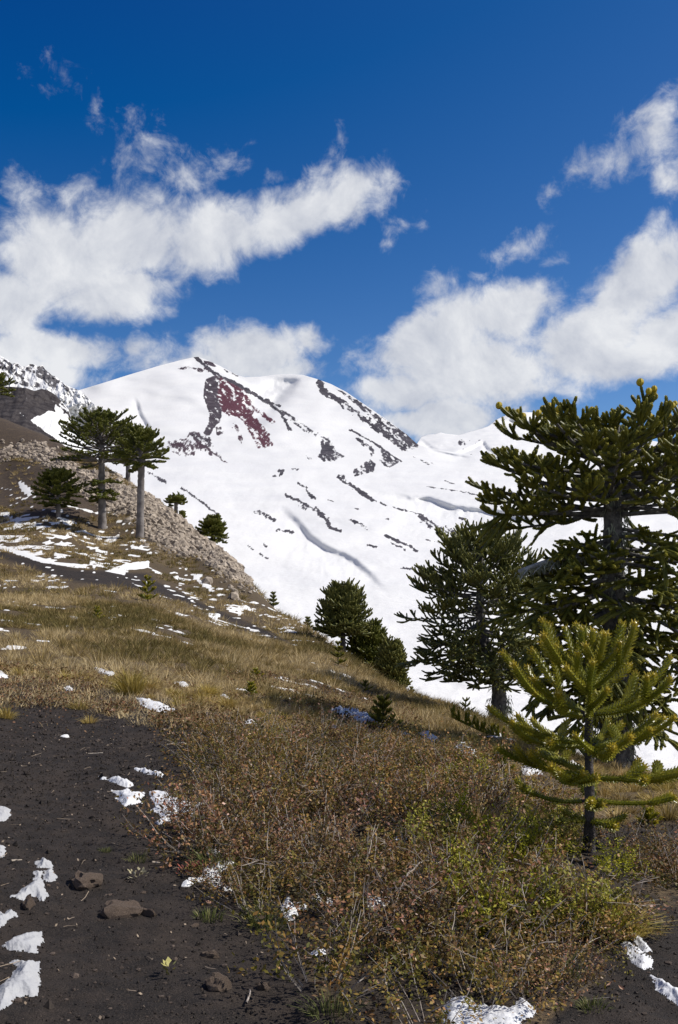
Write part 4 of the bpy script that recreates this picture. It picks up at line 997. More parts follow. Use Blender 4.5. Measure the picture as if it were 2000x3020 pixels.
def obj_random_mat(name, stops, rough=.75, tipc=None, trans=.2, hv=.02, vv_=.5):
    """colour by object random, blended by 'tint' towards tipc"""
    m = bpy.data.materials.new(name); m.use_nodes = True; t = NT(m.node_tree)
    oi = t.n('ShaderNodeObjectInfo').outputs['Random']
    tn = t.attr('tint').outputs['Fac']
    cr = t.n('ShaderNodeValToRGB'); cr.color_ramp.interpolation = 'LINEAR'
    e = cr.color_ramp.elements
    while len(e) < len(stops): e.new(.5)
    for i, c in enumerate(stops): e[i].position = i / (len(stops) - 1); e[i].color = (*c, 1)
    t.put(cr.inputs[0], tn)
    hsv = t.n('ShaderNodeHueSaturation', {'Hue': t.m('MULTIPLY_ADD', oi, hv, .5 - hv * .6), 'Saturation': t.m('MULTIPLY_ADD', oi, .2, .9), 'Value': t.m('MULTIPLY_ADD', t.m('FRACT', t.m('MULTIPLY', oi, 7.3)), vv_, 1 - vv_ / 2), 'Color': cr})
    p = t.n('ShaderNodeBsdfPrincipled', {'Base Color': hsv, 'Roughness': rough, 'Specular IOR Level': .2})
    tr = t.n('ShaderNodeBsdfTranslucent', {'Color': hsv}); mm = t.n('ShaderNodeMixShader', {0: trans, 1: p, 2: tr})
    t.n('ShaderNodeOutputMaterial', {0: mm}); return m
M_STRAW = obj_random_mat('straw grass', [(.17, .145, .038), (.32, .24, .072), (.50, .37, .14), (.66, .53, .27)])
M_GREENG = obj_random_mat('green grass blades', [(.05, .07, .015), (.11, .14, .03), (.19, .20, .06), (.28, .25, .11)])
M_HEATH = obj_random_mat('shrub leaves', [(.095, .088, .020), (.170, .130, .030), (.265, .160, .056), (.31, .145, .062), (.58, .45, .33)], .6, hv=.045, vv_=.9)
M_GSHRUB = obj_random_mat('green shrub leaves', [(.16, .165, .012), (.28, .275, .02), (.40, .37, .035), (.46, .39, .08)], .6)
M_TWIG = simple_mat('grey twigs', (.20, .165, .135), .9, (.36, .32, .28), 30)
M_TWIGD = simple_mat('dark stems', (.055, .042, .036), .9, (.11, .09, .08), 30)

def blades(acc, base, hgt, lean, width, tint, two=True, rg=rng):
    """grass blades: base (n,3), height (n), lean vectors (n,3)"""
    n = len(base); a = rg.uniform(0, 6.28, n); wv = np.stack([np.cos(a), np.sin(a), np.zeros(n)], -1) * width[:, None]
    tip = base + UP * hgt[:, None] + lean
    i = np.arange(n)
    if two:
        mid = base + UP * hgt[:, None] * .62 + lean * .35
        V = np.stack([base - wv, base + wv, mid - wv * .7, mid + wv * .7, tip], 1).reshape(-1, 3)
        T = np.concatenate([np.stack([i * 5, i * 5 + 1, i * 5 + 3], -1), np.stack([i * 5, i * 5 + 3, i * 5 + 2], -1), np.stack([i * 5 + 2, i * 5 + 3, i * 5 + 4], -1)])
        acc.add(V, T, None, np.repeat(tint, 5))
    else:
        V = np.stack([base - wv, base + wv, tip], 1).reshape(-1, 3)
        acc.add(V, np.stack([i * 3, i * 3 + 1, i * 3 + 2], -1), None, np.repeat(tint, 3))

def tussock_mesh(seed, n=150, R=.15, H=.26, width=.004, name='tussock', spread=1.0, lo=.1, hi=1.0):
    r = np.random.default_rng(seed); acc = Acc()
    a = r.uniform(0, 6.28, n); q = np.sqrt(r.random(n)); d = np.stack([np.cos(a), np.sin(a), np.zeros(n)], -1)
    base = d * (q * R * .45)[:, None] - UP * .02
    ln = r.uniform(.6, 1.15, n) * H
    lean = d * (q * ln * .95 * spread)[:, None] + r.normal(0, .05, (n, 3)) * H
    h = ln * np.sqrt(np.clip(1 - (q * .75 * spread) ** 2, .12, 1)); lean[:, 2] -= .18 * ln * q
    blades(acc, base, h, lean, np.full(n, width) * r.uniform(.7, 1.3, n), np.clip(r.normal(.5, .24, n), lo, hi), True, r)
    return acc.mesh(name)

grass_free = [PATH, SCREE, BARE]
def grass_density(x, y, u, v):
    d = np.ones(len(x))
    ju = u + 30 * (fbm(x * .8, y * .8, 3, 5) - .5) * np.clip(15 / y, .2, 1.5)
    for p in grass_free: d[in_poly(ju, v, p)] = 0
    d[in_poly(ju, v, SOIL) | in_poly(ju, v, SOIL2)] = .012
    d[in_poly(u, v, BARE2)] *= .06
    d[in_poly(ju, v, HEATH)] *= .05
    d[in_poly(ju, v, HEATH2)] *= .15
    for p in SNOWF: d[in_poly(u, v, p)] *= .03
    d *= np.where(snow_noise(x, y, u, v) > -.01, .12, 1)
    mid = in_poly(u, v, [(-100,1545),(300,1560),(620,1560),(900,1620),(960,1720),(600,1690),(340,1640),(-100,1600)])
    nz = fbm(x * .55, y * .45, 4, 205)
    d *= np.where(mid, sstep(nz, .48, .62), np.where(y > 45, sstep(nz, .34, .52), sstep(nz, .29, .43)))
    return d

# --- tussocks one by one: the ones that show largest
x, y, z, u, v = scatter(30000, 7.5, 31, 301)
dn = grass_density(x, y, u, v)
keep = (rng.random(len(x)) < dn) & clear_of(x, y, u, v, 3, 14); x, y, z, u, v = x[keep], y[keep], z[keep], u[keep], v[keep]
order = np.argsort(y); chosen = []
grid = {}
for i in order:                                                # keep them apart
    c = (int(x[i] / .31), int(y[i] / .31))
    if any((c[0] + a, c[1] + b) in grid and math.hypot(x[i] - x[grid[(c[0] + a, c[1] + b)]], y[i] - y[grid[(c[0] + a, c[1] + b)]]) < .26 for a in (-1, 0, 1) for b in (-1, 0, 1)): continue
    grid[c] = i; chosen.append(i)
near = chosen[:270]; rest = chosen[270:]
TM = [tussock_mesh(400 + k, 150, R=.17, H=.15 + .02 * (k % 3), spread=1.05 + .05 * k) for k in range(5)]
TL = 'straw-coloured grass tussock on the dark slope, one of the many behind the low shrubs'
def add_tussock(p, sc, k, label=TL, group='dry grass tussocks on the slope', me=None, mat=M_STRAW, name='grass_tussock', cat='grass tussock'):
    o = obj(name, me or TM[k % 5], mat); o.location = p; o.rotation_euler = (rng.normal(0, .1), rng.normal(0, .1), rng.uniform(0, 6.28)); o.scale = (sc, sc, sc * rng.uniform(.85, 1.2))
    return tag(o, label, cat, group)
for i in near: add_tussock((x[i], y[i], z[i]), rng.uniform(.55, 1.0), int(i))
for (uu, vv, sc, lb) in [(302, 1604, 1.25, 'largest pale straw tussock at the upper edge of the bare soil, above a snow streak'), (340, 1598, .7, 'small straw tussock close to the right of the largest one at the soil edge'),
        (1098, 1925, 1.15, 'tall pale grass tussock standing out of the low shrubs left of the young tree'), (1425, 2160, .95, 'straw tussock above the snow strip at the right edge'), (445, 1615, .8, 'pale straw tussock left of a pair on bare soil in mid slope'), (475, 1612, .9, 'pale upright straw tussock right of a pair on bare soil in mid slope'), (525, 1640, .7, 'lone small straw tussock above the reddish low plants')]:
    p = ground_at(uu, vv); add_tussock(p, sc, int(uu), lb, None, tussock_mesh(500 + int(uu), 420, R=.2, H=.25, spread=1.0, width=.0034, lo=.35))
# --- the rest of the grass, merged: nobody could count it
acc = Acc()
def grass_field(x, y, z, per, H, R, w0, seed, two=False):
    r = np.random.default_rng(seed); n = len(x)
    tn = fbm(x * .35, y * .30, 4, 211); patch = np.clip((tn - .5) * 2.6 + .50 + r.normal(0, .24, n), .05, .98)
    sc = np.clip(np.exp(r.normal(-.12, .32, n)), .42, 1.7)
    X = np.repeat(np.stack([x, y, z - .02], -1), per, 0); m = len(X)
    a = r.uniform(0, 6.28, m); q = np.sqrt(r.random(m)); d = np.stack([np.cos(a), np.sin(a), np.zeros(m)], -1); S = np.repeat(sc, per)
    base = X + d * (q * R * .55 * S)[:, None]
    ln = H * S * r.uniform(.6, 1.15, m)
    h = ln * np.sqrt(np.clip(1 - (q * .9) ** 2, .06, 1)); lean = d * (q * ln * 1.15)[:, None] + r.normal(0, .16, (m, 3)) * H
    blades(acc, base, h, lean, w0 * np.repeat(y, per) ** .8 * r.uniform(.7, 1.3, m), np.clip(np.repeat(patch, per) + r.normal(0, .20, m), 0, 1), two, r)
def thin(x, y, d):
    """keep one plant per cell of about d metres"""
    k = np.stack([np.floor(x / d + .3 * np.sin(y * 3)), np.floor(y / d)], -1); _, ix = np.unique(k, axis=0, return_index=True); return ix
rest = np.array(rest)
grass_field(x[rest], y[rest], z[rest], 80, .155, .18, .0007, 1)
x2, y2, z2, u2, v2 = scatter(5000, 7.5, 30, 302); k2 = rng.random(len(x2)) < grass_density(x2, y2, u2, v2) * .35; k2 &= clear_of(x2, y2, u2, v2, 3, 10); grass_field(x2[k2], y2[k2], z2[k2], 12, .085, .20, .0007, 2)
x2, y2, z2, u2, v2 = scatter(60000, 30, 95, 303); k2 = np.nonzero(rng.random(len(x2)) < grass_density(x2, y2, u2, v2))[0]; k2 = k2[thin(x2[k2], y2[k2], .40)]; grass_field(x2[k2], y2[k2], z2[k2], 24, .20, .26, .0008, 3)
print('far tussocks', len(k2))
gm = acc.mesh('dry_grass'); go = obj('dry_grass', gm, M_STRAW); tag(go, 'yellow and olive dry grass covering the slope between the tussocks', 'grass', kind='stuff')

# --- low shrubs
def shrub_mesh(seed, R=.34, H=.27, stems=38, leaves=26, ls=.0105, straight=.5, name='foliage'):
    r = np.random.default_rng(seed); la = Acc(); ta = Acc()
    cents, nrms, tints = [], [], []
    for k in range(stems):
        a = r.uniform(0, 6.28); q = math.sqrt(r.random()); d = np.array([math.cos(a) * q, math.sin(a) * q, .55 + .5 * (1 - q)]); d /= np.linalg.norm(d)
        P = curve(np.array([math.cos(a), math.sin(a), 0]) * q * R * .35, d, unit(d + r.normal(0, .45, 3) + UP * .25 * straight), (R * q + H * (1 - q)) * r.uniform(.75, 1.25), 5, .10, r)
        if k % 2 == 0: tube(ta, P, np.linspace(.0030, .0013, 5), 3, 0, False)
        tb = r.uniform(.0, .62)
        t = r.uniform(.22, 1.0, leaves) ** .8
        for tt in t:
            p, T = along(P, min(tt, .99)); cents.append(p + r.normal(0, .016, 3)); nrms.append(unit(T * .4 + r.normal(0, .7, 3) + UP * .5)); tints.append(np.clip(tb + r.normal(0, .13) + (.35 if r.random() < .07 else 0), 0, 1))
    c = np.array(cents); nn_ = np.array(nrms); n = len(c)
    a = unit(np.cross(nn_, r.normal(0, 1, (n, 3)))); b = np.cross(nn_, a); s = (ls * r.uniform(.6, 1.4, n))[:, None]
    V = np.stack([c - a * s, c + b * s * .55, c + a * s, c - b * s * .55], 1).reshape(-1, 3); i = np.arange(n) * 4
    la.add(V, None, np.stack([i, i + 1, i + 2, i + 3], -1), np.repeat(tints, 4))
    return la.mesh(name), ta.mesh('twigs')
SM = [shrub_mesh(600 + k, R=.34 + .02 * k, H=.19 + .02 * (k % 3)) for k in range(6)]
def add_shrub(p, sc, k, name, label, cat, group, meshes, lm, tm, tilt=.12):
    f, tw = meshes[k % len(meshes)]
    o = obj(name, f, lm); o.location = p; o.rotation_euler = (rng.normal(0, tilt), rng.normal(0, tilt), rng.uniform(0, 6.28)); o.scale = (sc, sc, sc * rng.uniform(.75, 1.25) * (.95 if name == 'low_shrub' else 1.1))
    t_ = obj('twigs', tw, tm, o); return tag(o, label, cat, group)
x, y, z, u, v = scatter(9000, 3.2, 15, 305)
ju = u + 40 * (fbm(x * 1.2, y * 1.2, 3, 15) - .5)
hm_ = in_poly(ju, v, HEATH)
gap = fbm(x * 1.1, y * 1.1, 3, 99)
hm_ &= ~((gap < .36)); 
for P_ in ([(630,2080),(720,2090),(730,2140),(620,2140)],[(890,1930),(950,1930),(950,1980),(890,1980)]): hm_ &= ~in_poly(u, v, P_)
hm_ &= clear_of(x, y, u, v, 5, 26)
x, y, z, u, v = x[hm_], y[hm_], z[hm_], u[hm_], v[hm_]
order = np.argsort(y); grid = {}; ch = []
for i in order:
    rr = .145 + .006 * y[i]; c = (int(x[i] / .3), int(y[i] / .3))
    if any(k in grid and any(math.hypot(x[i] - x[j], y[i] - y[j]) < rr for j in grid[k]) for k in [(c[0] + a, c[1] + b) for a in (-1, 0, 1) for b in (-1, 0, 1)]): continue
    grid.setdefault(c, []).append(i); ch.append(i)
print('shrub places', len(ch))
for i in ch[:290]: add_shrub((x[i], y[i], z[i] - .01 - .07 * (u[i] > 1120) * (v[i] < 2120)), rng.uniform(.55, 1.05) * (1 + .012 * y[i]), int(rng.integers(6)), 'low_shrub' , 'low brown and olive small-leaved shrub, one of the thicket in the foreground', 'shrub', 'low shrubs of the foreground thicket', SM, M_HEATH, M_TWIG)
# reddish carpet plants and loose leaves between shrubs: uncountable
acc = Acc(); r = np.random.default_rng(71)
def loose_leaves(x, y, z, hmax, ls, tint, seed):
    r = np.random.default_rng(seed); n = len(x); c = np.stack([x, y, z + r.uniform(.0, 1, n) ** 1.5 * hmax], -1)
    nn_ = unit(r.normal(0, .7, (n, 3)) + UP); a = unit(np.cross(nn_, r.normal(0, 1, (n, 3)))); b = np.cross(nn_, a); s = (ls * r.uniform(.6, 1.5, n))[:, None]
    V = np.stack([c - a * s, c + b * s * .6, c + a * s, c - b * s * .6], 1).reshape(-1, 3); i = np.arange(n) * 4
    acc.add(V, None, np.stack([i, i + 1, i + 2, i + 3], -1), np.repeat(np.clip(tint + r.normal(0, .2, n), 0, 1), 4))
xx, yy, zz, uu, vv = scatter(90000, 3.2, 26, 306)
jj = uu + 40 * (fbm(xx * 1.2, yy * 1.2, 3, 15) - .5)
m1 = in_poly(jj, vv, HEATH) & (fbm(xx * 1.1, yy * 1.1, 3, 99) > .31)
m1 &= clear_of(xx, yy, uu, vv, 3, 8)
loose_leaves(xx[m1], yy[m1], zz[m1], .06, .0115, .5, 72)
m2 = (in_poly(jj, vv, HEATH2) | (in_poly(uu, vv, [(-100,1540),(300,1560),(620,1560),(960,1640),(1000,1730),(600,1700),(340,1690),(200,1640),(-100,1620)]) & (fbm(xx * .9, yy * .9, 3, 401) > .50)))
loose_leaves(xx[m2], yy[m2], zz[m2], .10, .016, .55, 73)
m2b = m2 & (rng.random(len(m2)) < .8); loose_leaves(xx[m2b] + .02, yy[m2b] + .03, zz[m2b], .10, .016, .35, 74)
xx, yy, zz, uu, vv = scatter(60000, 9, 17, 316, su=(-.4, .1))
m3 = in_poly(uu + 30 * (fbm(xx * .9, yy * .9, 3, 402) - .5), vv + 30 * (fbm(xx * .9, yy * .9, 3, 403) - .5), [(-120,1535),(120,1550),(330,1560),(620,1570),(800,1640),(620,1700),(480,1690),(330,1680),(200,1640),(-120,1625)]) & clear_of(xx, yy, uu, vv, 3, 6)
m3a = m3 & (fbm(xx * 1.3, yy * 1.3, 4, 404) > .46); loose_leaves(xx[m3a], yy[m3a], zz[m3a], .07, .013, .5, 75)
m3c = (uu < 500) & (vv > 1600) & ~m3 & (rng.random(len(xx)) < .30 * np.exp(-np.maximum(vv - 1610, 0) / 42)); loose_leaves(xx[m3c], yy[m3c], zz[m3c], .03, .011, .62, 76)
m3b = (m3 | (m3c & (rng.random(len(xx)) < .5))) & (rng.random(len(xx)) < .10)
lo = obj('low_heath', acc.mesh('low_heath'), M_HEATH); tag(lo, 'reddish brown carpet of tiny heath leaves between shrubs and tussocks', 'ground cover', kind='stuff')

acc = Acc(); grass_field(xx[m3b], yy[m3b], zz[m3b], 14, .08, .12, .0006, 9); so_ = obj('straw_bits', acc.mesh('straw_bits'), M_STRAW); tag(so_, 'short straw bits and dead grass over the bank above the bare soil', 'grass', kind='stuff')
# bright green shrubs among them
GM = [shrub_mesh(650 + k, R=.20, H=.27, stems=30, leaves=44, ls=.0095, straight=2.2) for k in range(3)]
GRN = [(1022,1955,.9),(1060,1935,.8),(1135,1990,.8),(1255,1935,1.0),(1068,2080,.75),(1150,2130,1.0),(1335,2115,1.05),(985,1990,.8),(1285,1965,.7),(1180,1960,.7),(1425,2015,.6),(1110,2150,.7),(1315,2150,.8),(1060,2060,.6),(1095,1815,.8),(1000,1815,.7),(1210,2010,.6),(1250,1990,.7),(1400,2150,.6)]
for k, (uu_, vv_, sc) in enumerate(GRN):
    add_shrub(ground_at(uu_, vv_ + 12), sc * 1.25, k, 'green_shrub', 'fresh yellow-green upright shrub among the brown thicket left of the young tree', 'shrub', 'bright green shrubs in the thicket', GM, M_GSHRUB, M_TWIGD, .1)
# pale dead twigs over the thicket: uncountable, one object
acc = Acc(); r = np.random.default_rng(81)
sel = rng.permutation(len(x))[:620]
for i in sel:
    a = r.uniform(0, 6.28); el_ = r.uniform(-5, 60); p = np.array([x[i], y[i], z[i] + r.uniform(.03, .2)])
    ln = r.uniform(.06, .24); d = adir(math.degrees(a), el_)
    P = curve(p, d, unit(d + r.normal(0, .5, 3)), ln, 5, .12, r); tube(acc, P, np.linspace(.0021, .0009, 5) * r.uniform(.7, 1.4), 3, 0, False)
    for _ in range(2):
        q, T = along(P, r.uniform(.3, .8)); d2 = unit(T + r.normal(0, .6, 3)); tube(acc, curve(q, d2, d2, ln * .4, 3, .1, r), np.linspace(.0018, .001, 3), 3, 0, False)
tw = obj('dead_twigs', acc.mesh('dead_twigs'), simple_mat('pale dead wood', (.25, .20, .16), .9, (.42, .36, .30), 20)); tag(tw, 'pale dead twigs sticking out of the foreground thicket', 'twigs', kind='stuff')
# tall sparse stems at the left end of the thicket
def stem_plant(uu_, vv_, hpx, n, label, seed, mat=M_TWIGD, leaf=M_HEATH, lv=14, group=None, name='leafy_shrub', cat='shrub'):
    b = ground_at(uu_, vv_); m = b[1] / F; r = np.random.default_rng(seed); root = tag(empty(name, b), label, cat, group)
    for k in range(n):
        ta, la = Acc(), Acc()
        a = r.uniform(0, 6.28); d = unit(UP + .35 * np.array([math.cos(a), math.sin(a), 0])); P = curve(np.array([math.cos(a), math.sin(a), 0]) * .03, d, unit(d + r.normal(0, .25, 3)), hpx * m * r.uniform(.6, 1.1), 7, .06, r)
        tube(ta, P, np.linspace(.0035, .0014, 7), 4, 0, False)
        for t in r.uniform(.15, 1, lv * 2):
            p, T = along(P, t); nn_ = unit(r.normal(0, 1, 3)); aa = unit(np.cross(nn_, UP + .01)); bb = np.cross(nn_, aa); s = .010 * r.uniform(.6, 1.3); p = p + r.normal(0, .008, 3)
            la.add(np.array([p - aa * s, p + bb * s * .5, p + aa * s, p - bb * s * .5]), None, [[0, 1, 2, 3]], np.clip(r.normal(.55, .2), 0, 1))
        st = obj('stem', ta.mesh('stem'), mat, root); obj('foliage', la.mesh('foliage'), leaf, st)
stem_plant(412, 1915, 105, 5, 'sparse reddish upright stems in front of the largest snow patch on the soil', 91)
stem_plant(462, 1912, 115, 6, 'taller reddish stems at the right part of the largest snow patch', 92)
stem_plant(505, 1925, 110, 7, 'dense reddish-brown stems at the left tip of the thicket', 93)
stem_plant(1190, 2000, 90, 5, 'thin dark bare-stemmed shrub left of the young tree foot', 94, lv=3)
stem_plant(1252, 2010, 85, 6, 'forked dark-stemmed shrub with a green top near the young tree foot', 95, leaf=M_GSHRUB, lv=8)

def rock_mesh(seed, sub=2, rough=.35, flat=.7):
    import bmesh
    bm = bmesh.new(); bmesh.ops.create_icosphere(bm, subdivisions=sub, radius=1.0); r = np.random.default_rng(seed)
    co = np.array([v.co[:] for v in bm.verts]); off = r.uniform(-9, 9, 3)
    cut = unit(r.normal(0, 1, (7, 3)))
    for c in cut:                                             # broken faces
        d = co @ c; lim = r.uniform(.55, .9); co = np.where((d > lim)[:, None], co - c * (d - lim)[:, None], co)
    k = fbm(co[:, 0] * 2.2 + off[0] + co[:, 2], co[:, 1] * 2.2 + off[1] - co[:, 2] * .7, 4, 3) - .5
    co = co * (1 + rough * k)[:, None] * np.array([1, r.uniform(.7, 1), flat])
    for v_, c in zip(bm.verts, co): v_.co = c
    me = bpy.data.meshes.new('rock'); bm.to_mesh(me); bm.free(); return me
def rock_mesh_np(seed):
    me = rock_mesh(seed, 1, .7, .65); v = np.array([q.co[:] for q in me.vertices]); f = np.array([p.vertices[:] for p in me.polygons]); bpy.data.meshes.remove(me); return v, f
# --- gravel and litter on the bare soil
x, y, z, u, v = scatter(80000, 2.6, 14, 310)
k = (in_poly(u, v, SOIL) | in_poly(u, v, SOIL2) | (fbm(x * 1.1, y * 1.1, 3, 99) < .40)) & (rng.random(len(x)) < np.clip(7 / y, .25, 1) ** 1.5)
x, y, z = x[k], y[k], z[k]; n = len(x); r = np.random.default_rng(82)
s = .0032 * np.exp(r.normal(.2, .45, n)) * np.clip(y / 6, .8, 1.3); dirs = np.array([[1,0,0],[-1,0,0],[0,1,0],[0,-1,0],[0,0,1],[0,0,-1]], float)
V = np.stack([x, y, z + s * .3], -1)[:, None, :] + dirs[None] * (s[:, None] * r.uniform(.6, 1.4, (n, 6)))[..., None] + r.normal(0, .25, (n, 6, 3)) * s[:, None, None]
Tf = np.array([[0,2,4],[2,1,4],[1,3,4],[3,0,4],[2,0,5],[1,2,5],[3,1,5],[0,3,5]])
acc = Acc(); acc.add(V.reshape(-1, 3), (Tf[None] + (np.arange(n) * 6)[:, None, None]).reshape(-1, 3), None, np.repeat(np.clip(r.normal(.22, .25, n), 0, 1), 6))
gv = obj('gravel', acc.mesh('gravel'), simple_mat('lava gravel', (.010, .008, .007), .95, (.032, .025, .020), 80, tip=(.070, .055, .044))); r2 = np.random.default_rng(85); ng = 900; xs, ys, zs, us_, vs_ = scatter(5200, 2.9, 12, 312); kk_ = np.nonzero((in_poly(us_, vs_, SOIL) | in_poly(us_, vs_, SOIL2)) & (fbm(xs * .9, ys * .9, 3, 57) > .47))[0][:ng]
st_ = [rock_mesh_np(880 + q) for q in range(6)]; acc = Acc()
for q in kk_:
    vv_, ff = st_[int(r2.integers(6))]; a_ = r2.uniform(0, 6.28); sz = np.exp(r2.normal(-4.75, .45)); Rm = np.array([[math.cos(a_), -math.sin(a_), 0], [math.sin(a_), math.cos(a_), 0], [0, 0, 1]])
    acc.add(vv_ @ Rm.T * sz + np.array([xs[q], ys[q], zs[q]]), ff, None, np.clip(r2.normal(.35, .3), 0, 1))
gs_ = obj('pebbles', acc.mesh('pebbles'), simple_mat('lava pebbles', (.022, .017, .014), .95, (.075, .056, .043), 40, .8, 90, tip=(.14, .105, .082))); tag(gs_, 'small half buried cinder pebbles on the dark soil', 'pebbles', kind='stuff')
tag(gv, 'fine black volcanic gravel on the footpath', 'gravel', kind='stuff')
acc = Acc(); x, y, z, u, v = scatter(9000, 2.8, 14, 311); k = (in_poly(u, v, SOIL) | in_poly(u, v, SOIL2)) & (fbm(x * .7, y * .7, 3, 55) > .42)
k &= rng.random(len(x)) < .34
loose_leaves(x[k], y[k], z[k] + .004, .01, .007, .9, 83)
for i in np.nonzero(k)[0][::6]:
    a = r.uniform(0, 6.28); P = curve(np.array([x[i], y[i], z[i] + .008]), adir(math.degrees(a), 4), adir(math.degrees(a) + r.uniform(-50, 50), 0), r.uniform(.03, .10), 4, .1, r); tube(acc, P, .0016, 3, 1.0, False)
lt = obj('litter', acc.mesh('litter'), simple_mat('dry litter', (.16, .10, .06), .9, (.30, .22, .15), 40, tip=(.30, .235, .17))); tag(lt, 'scattered dry leaf bits and twigs on the black soil', 'litter', kind='stuff')

# --- rocks and clods
M_CLOD = simple_mat('dry earth clod', (.135, .098, .072), .95, (.27, .20, .15), 30, 1.0, 60)
for uu_, vv_, w_, h_, lb in [(203, 2042, 92, 40, 'rounded brown earth clod beside the small snow lumps, uppermost on the footpath'), (283, 2112, 100, 46, 'wide crumbled brown clod in the middle of the footpath'), (345, 2115, 46, 24, 'small brown clod touching the right end of the wide crumbled one'),
        (487, 2212, 44, 22, 'flat brown clod at the foot of the thicket, above the pointed rock'), (506, 2284, 64, 44, 'pointed pale brown rock on the black soil below the thicket'), (610, 2286, 32, 26, 'small brown stone right of the pointed pale rock'), (68, 2096, 46, 38, 'brown stone capped with snow at the left edge'),
        (330, 2065, 16, 8, 'tiny brown stone between the two large clods'), (450, 2140, 24, 10, 'small flat stone left of the lower green tuft')]:
    b = ground_at(uu_, vv_); m = b[1] / F
    o = obj('earth_clod' if 'clod' in lb else 'stone', rock_mesh(int(uu_), 3, .85, h_ / w_ * 1.2), M_CLOD); o.location = b + np.array([0, 0, h_ * m * .12]); s_ = w_ * m * .5; o.scale = (s_, s_ * .8, s_); o.rotation_euler = (0, 0, uu_)
    tag(o, lb, 'clod' if 'clod' in lb else 'stone')
M_SCREE = simple_mat('scree rock', (.19, .155, .12), .9, (.42, .35, .275), 1.6, .8, 5)
x, y, z, u, v = scatter(120000, 33, 125, 320, su=(-.36, -.06))
sdd = poly_soft(u + 10 * (fbm(x * .3, y * .3, 3, 7) - .5), v + np.where(u < 230, 7, 16) * (fbm(x * .3, y * .3, 3, 17) - .5), SCREE); inn = rng.random(len(x)) < np.where(sdd > 0, np.where(u < 200, .55, 1), .35 * np.exp(np.minimum(sdd, 0) / np.where(u < 230, 3.5, 8)))
x, y, z, u, v = x[inn], y[inn], z[inn], u[inn], v[inn]
r = np.random.default_rng(84); n = len(x); size = np.exp(r.normal(-2.15, .50, n)); size = np.clip(size, .05, .40)
vis_px = size / y; order = np.argsort(-vis_px)[:9000]
RM = [rock_mesh(700 + k, 1, .5, .8) for k in range(8)]
big = order[:290]
for i in big:
    o = obj('scree_rock', RM[int(r.integers(8))], M_SCREE); o.location = (x[i], y[i], z[i] + size[i] * .15); o.scale = (size[i] * r.uniform(.8, 1.2), size[i], size[i] * r.uniform(.7, 1.1)); o.rotation_euler = tuple(r.uniform(0, 6.28, 3))
    tag(o, 'angular beige rock lying in the scree band below the slender tree', 'rock', 'loose rocks of the scree')
acc = Acc(); rest = order[290:]; base_ = []
for me in RM:
    vv_ = np.array([q.co[:] for q in me.vertices]); ff = np.array([p.vertices[:] for p in me.polygons]); base_.append((vv_, ff))
for i in rest:
    vv_, ff = base_[int(r.integers(8))]; a = r.uniform(0, 6.28, 2); ca, sa = math.cos(a[0]), math.sin(a[0]); cb, sb = math.cos(a[1]), math.sin(a[1])
    Rm = np.array([[ca, -sa, 0], [sa, ca, 0], [0, 0, 1]]) @ np.array([[1, 0, 0], [0, cb, -sb], [0, sb, cb]])
    acc.add(vv_ @ Rm.T * size[i] + np.array([x[i], y[i], z[i] + size[i] * .1]), ff, None, 0)
sr = obj('scree', acc.mesh('scree'), M_SCREE); tag(sr, 'countless smaller beige rocks of the scree band', 'scree', kind='stuff')
# a broken crag where the scree ends
for k, (uu_, vv_, w_, h_) in enumerate([(548, 1338, 34, 34), (566, 1352, 22, 24), (530, 1322, 26, 22), (500, 1296, 24, 18), (476, 1290, 18, 14)]):
    b = tree_at(uu_, nearer(82 + k)); m = b[1] / F; o = obj('crag', rock_mesh(760 + k, 3, .8, .8), M_SCREE); o.location = b; o.scale = (w_ * m * .6, w_ * m * .6, h_ * m * .6)
    tag(o, ['weathered grey crag at the lower end of the scree', 'lowest small crag where the scree ends in grass', 'blocky grey crag just above the weathered one', 'grey crag on the scree skyline, second from the top', 'uppermost small crag on the scree skyline'][k], 'crag')

# --- snow left on the ground
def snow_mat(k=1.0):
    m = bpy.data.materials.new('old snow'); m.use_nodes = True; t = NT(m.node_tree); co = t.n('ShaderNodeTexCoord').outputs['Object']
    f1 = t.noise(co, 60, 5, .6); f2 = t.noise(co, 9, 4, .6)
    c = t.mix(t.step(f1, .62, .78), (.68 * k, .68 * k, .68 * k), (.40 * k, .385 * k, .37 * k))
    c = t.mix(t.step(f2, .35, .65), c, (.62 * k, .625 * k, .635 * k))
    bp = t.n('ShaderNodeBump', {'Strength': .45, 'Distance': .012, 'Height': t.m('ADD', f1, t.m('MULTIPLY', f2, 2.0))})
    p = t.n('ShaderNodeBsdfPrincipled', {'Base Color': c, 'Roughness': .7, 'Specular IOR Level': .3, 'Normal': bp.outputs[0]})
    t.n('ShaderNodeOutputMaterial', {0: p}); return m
M_OSN = snow_mat(); M_SNOW_SHADE = snow_mat(.62)  # second copy dimmed: shade on the left-edge lumps put into its colour
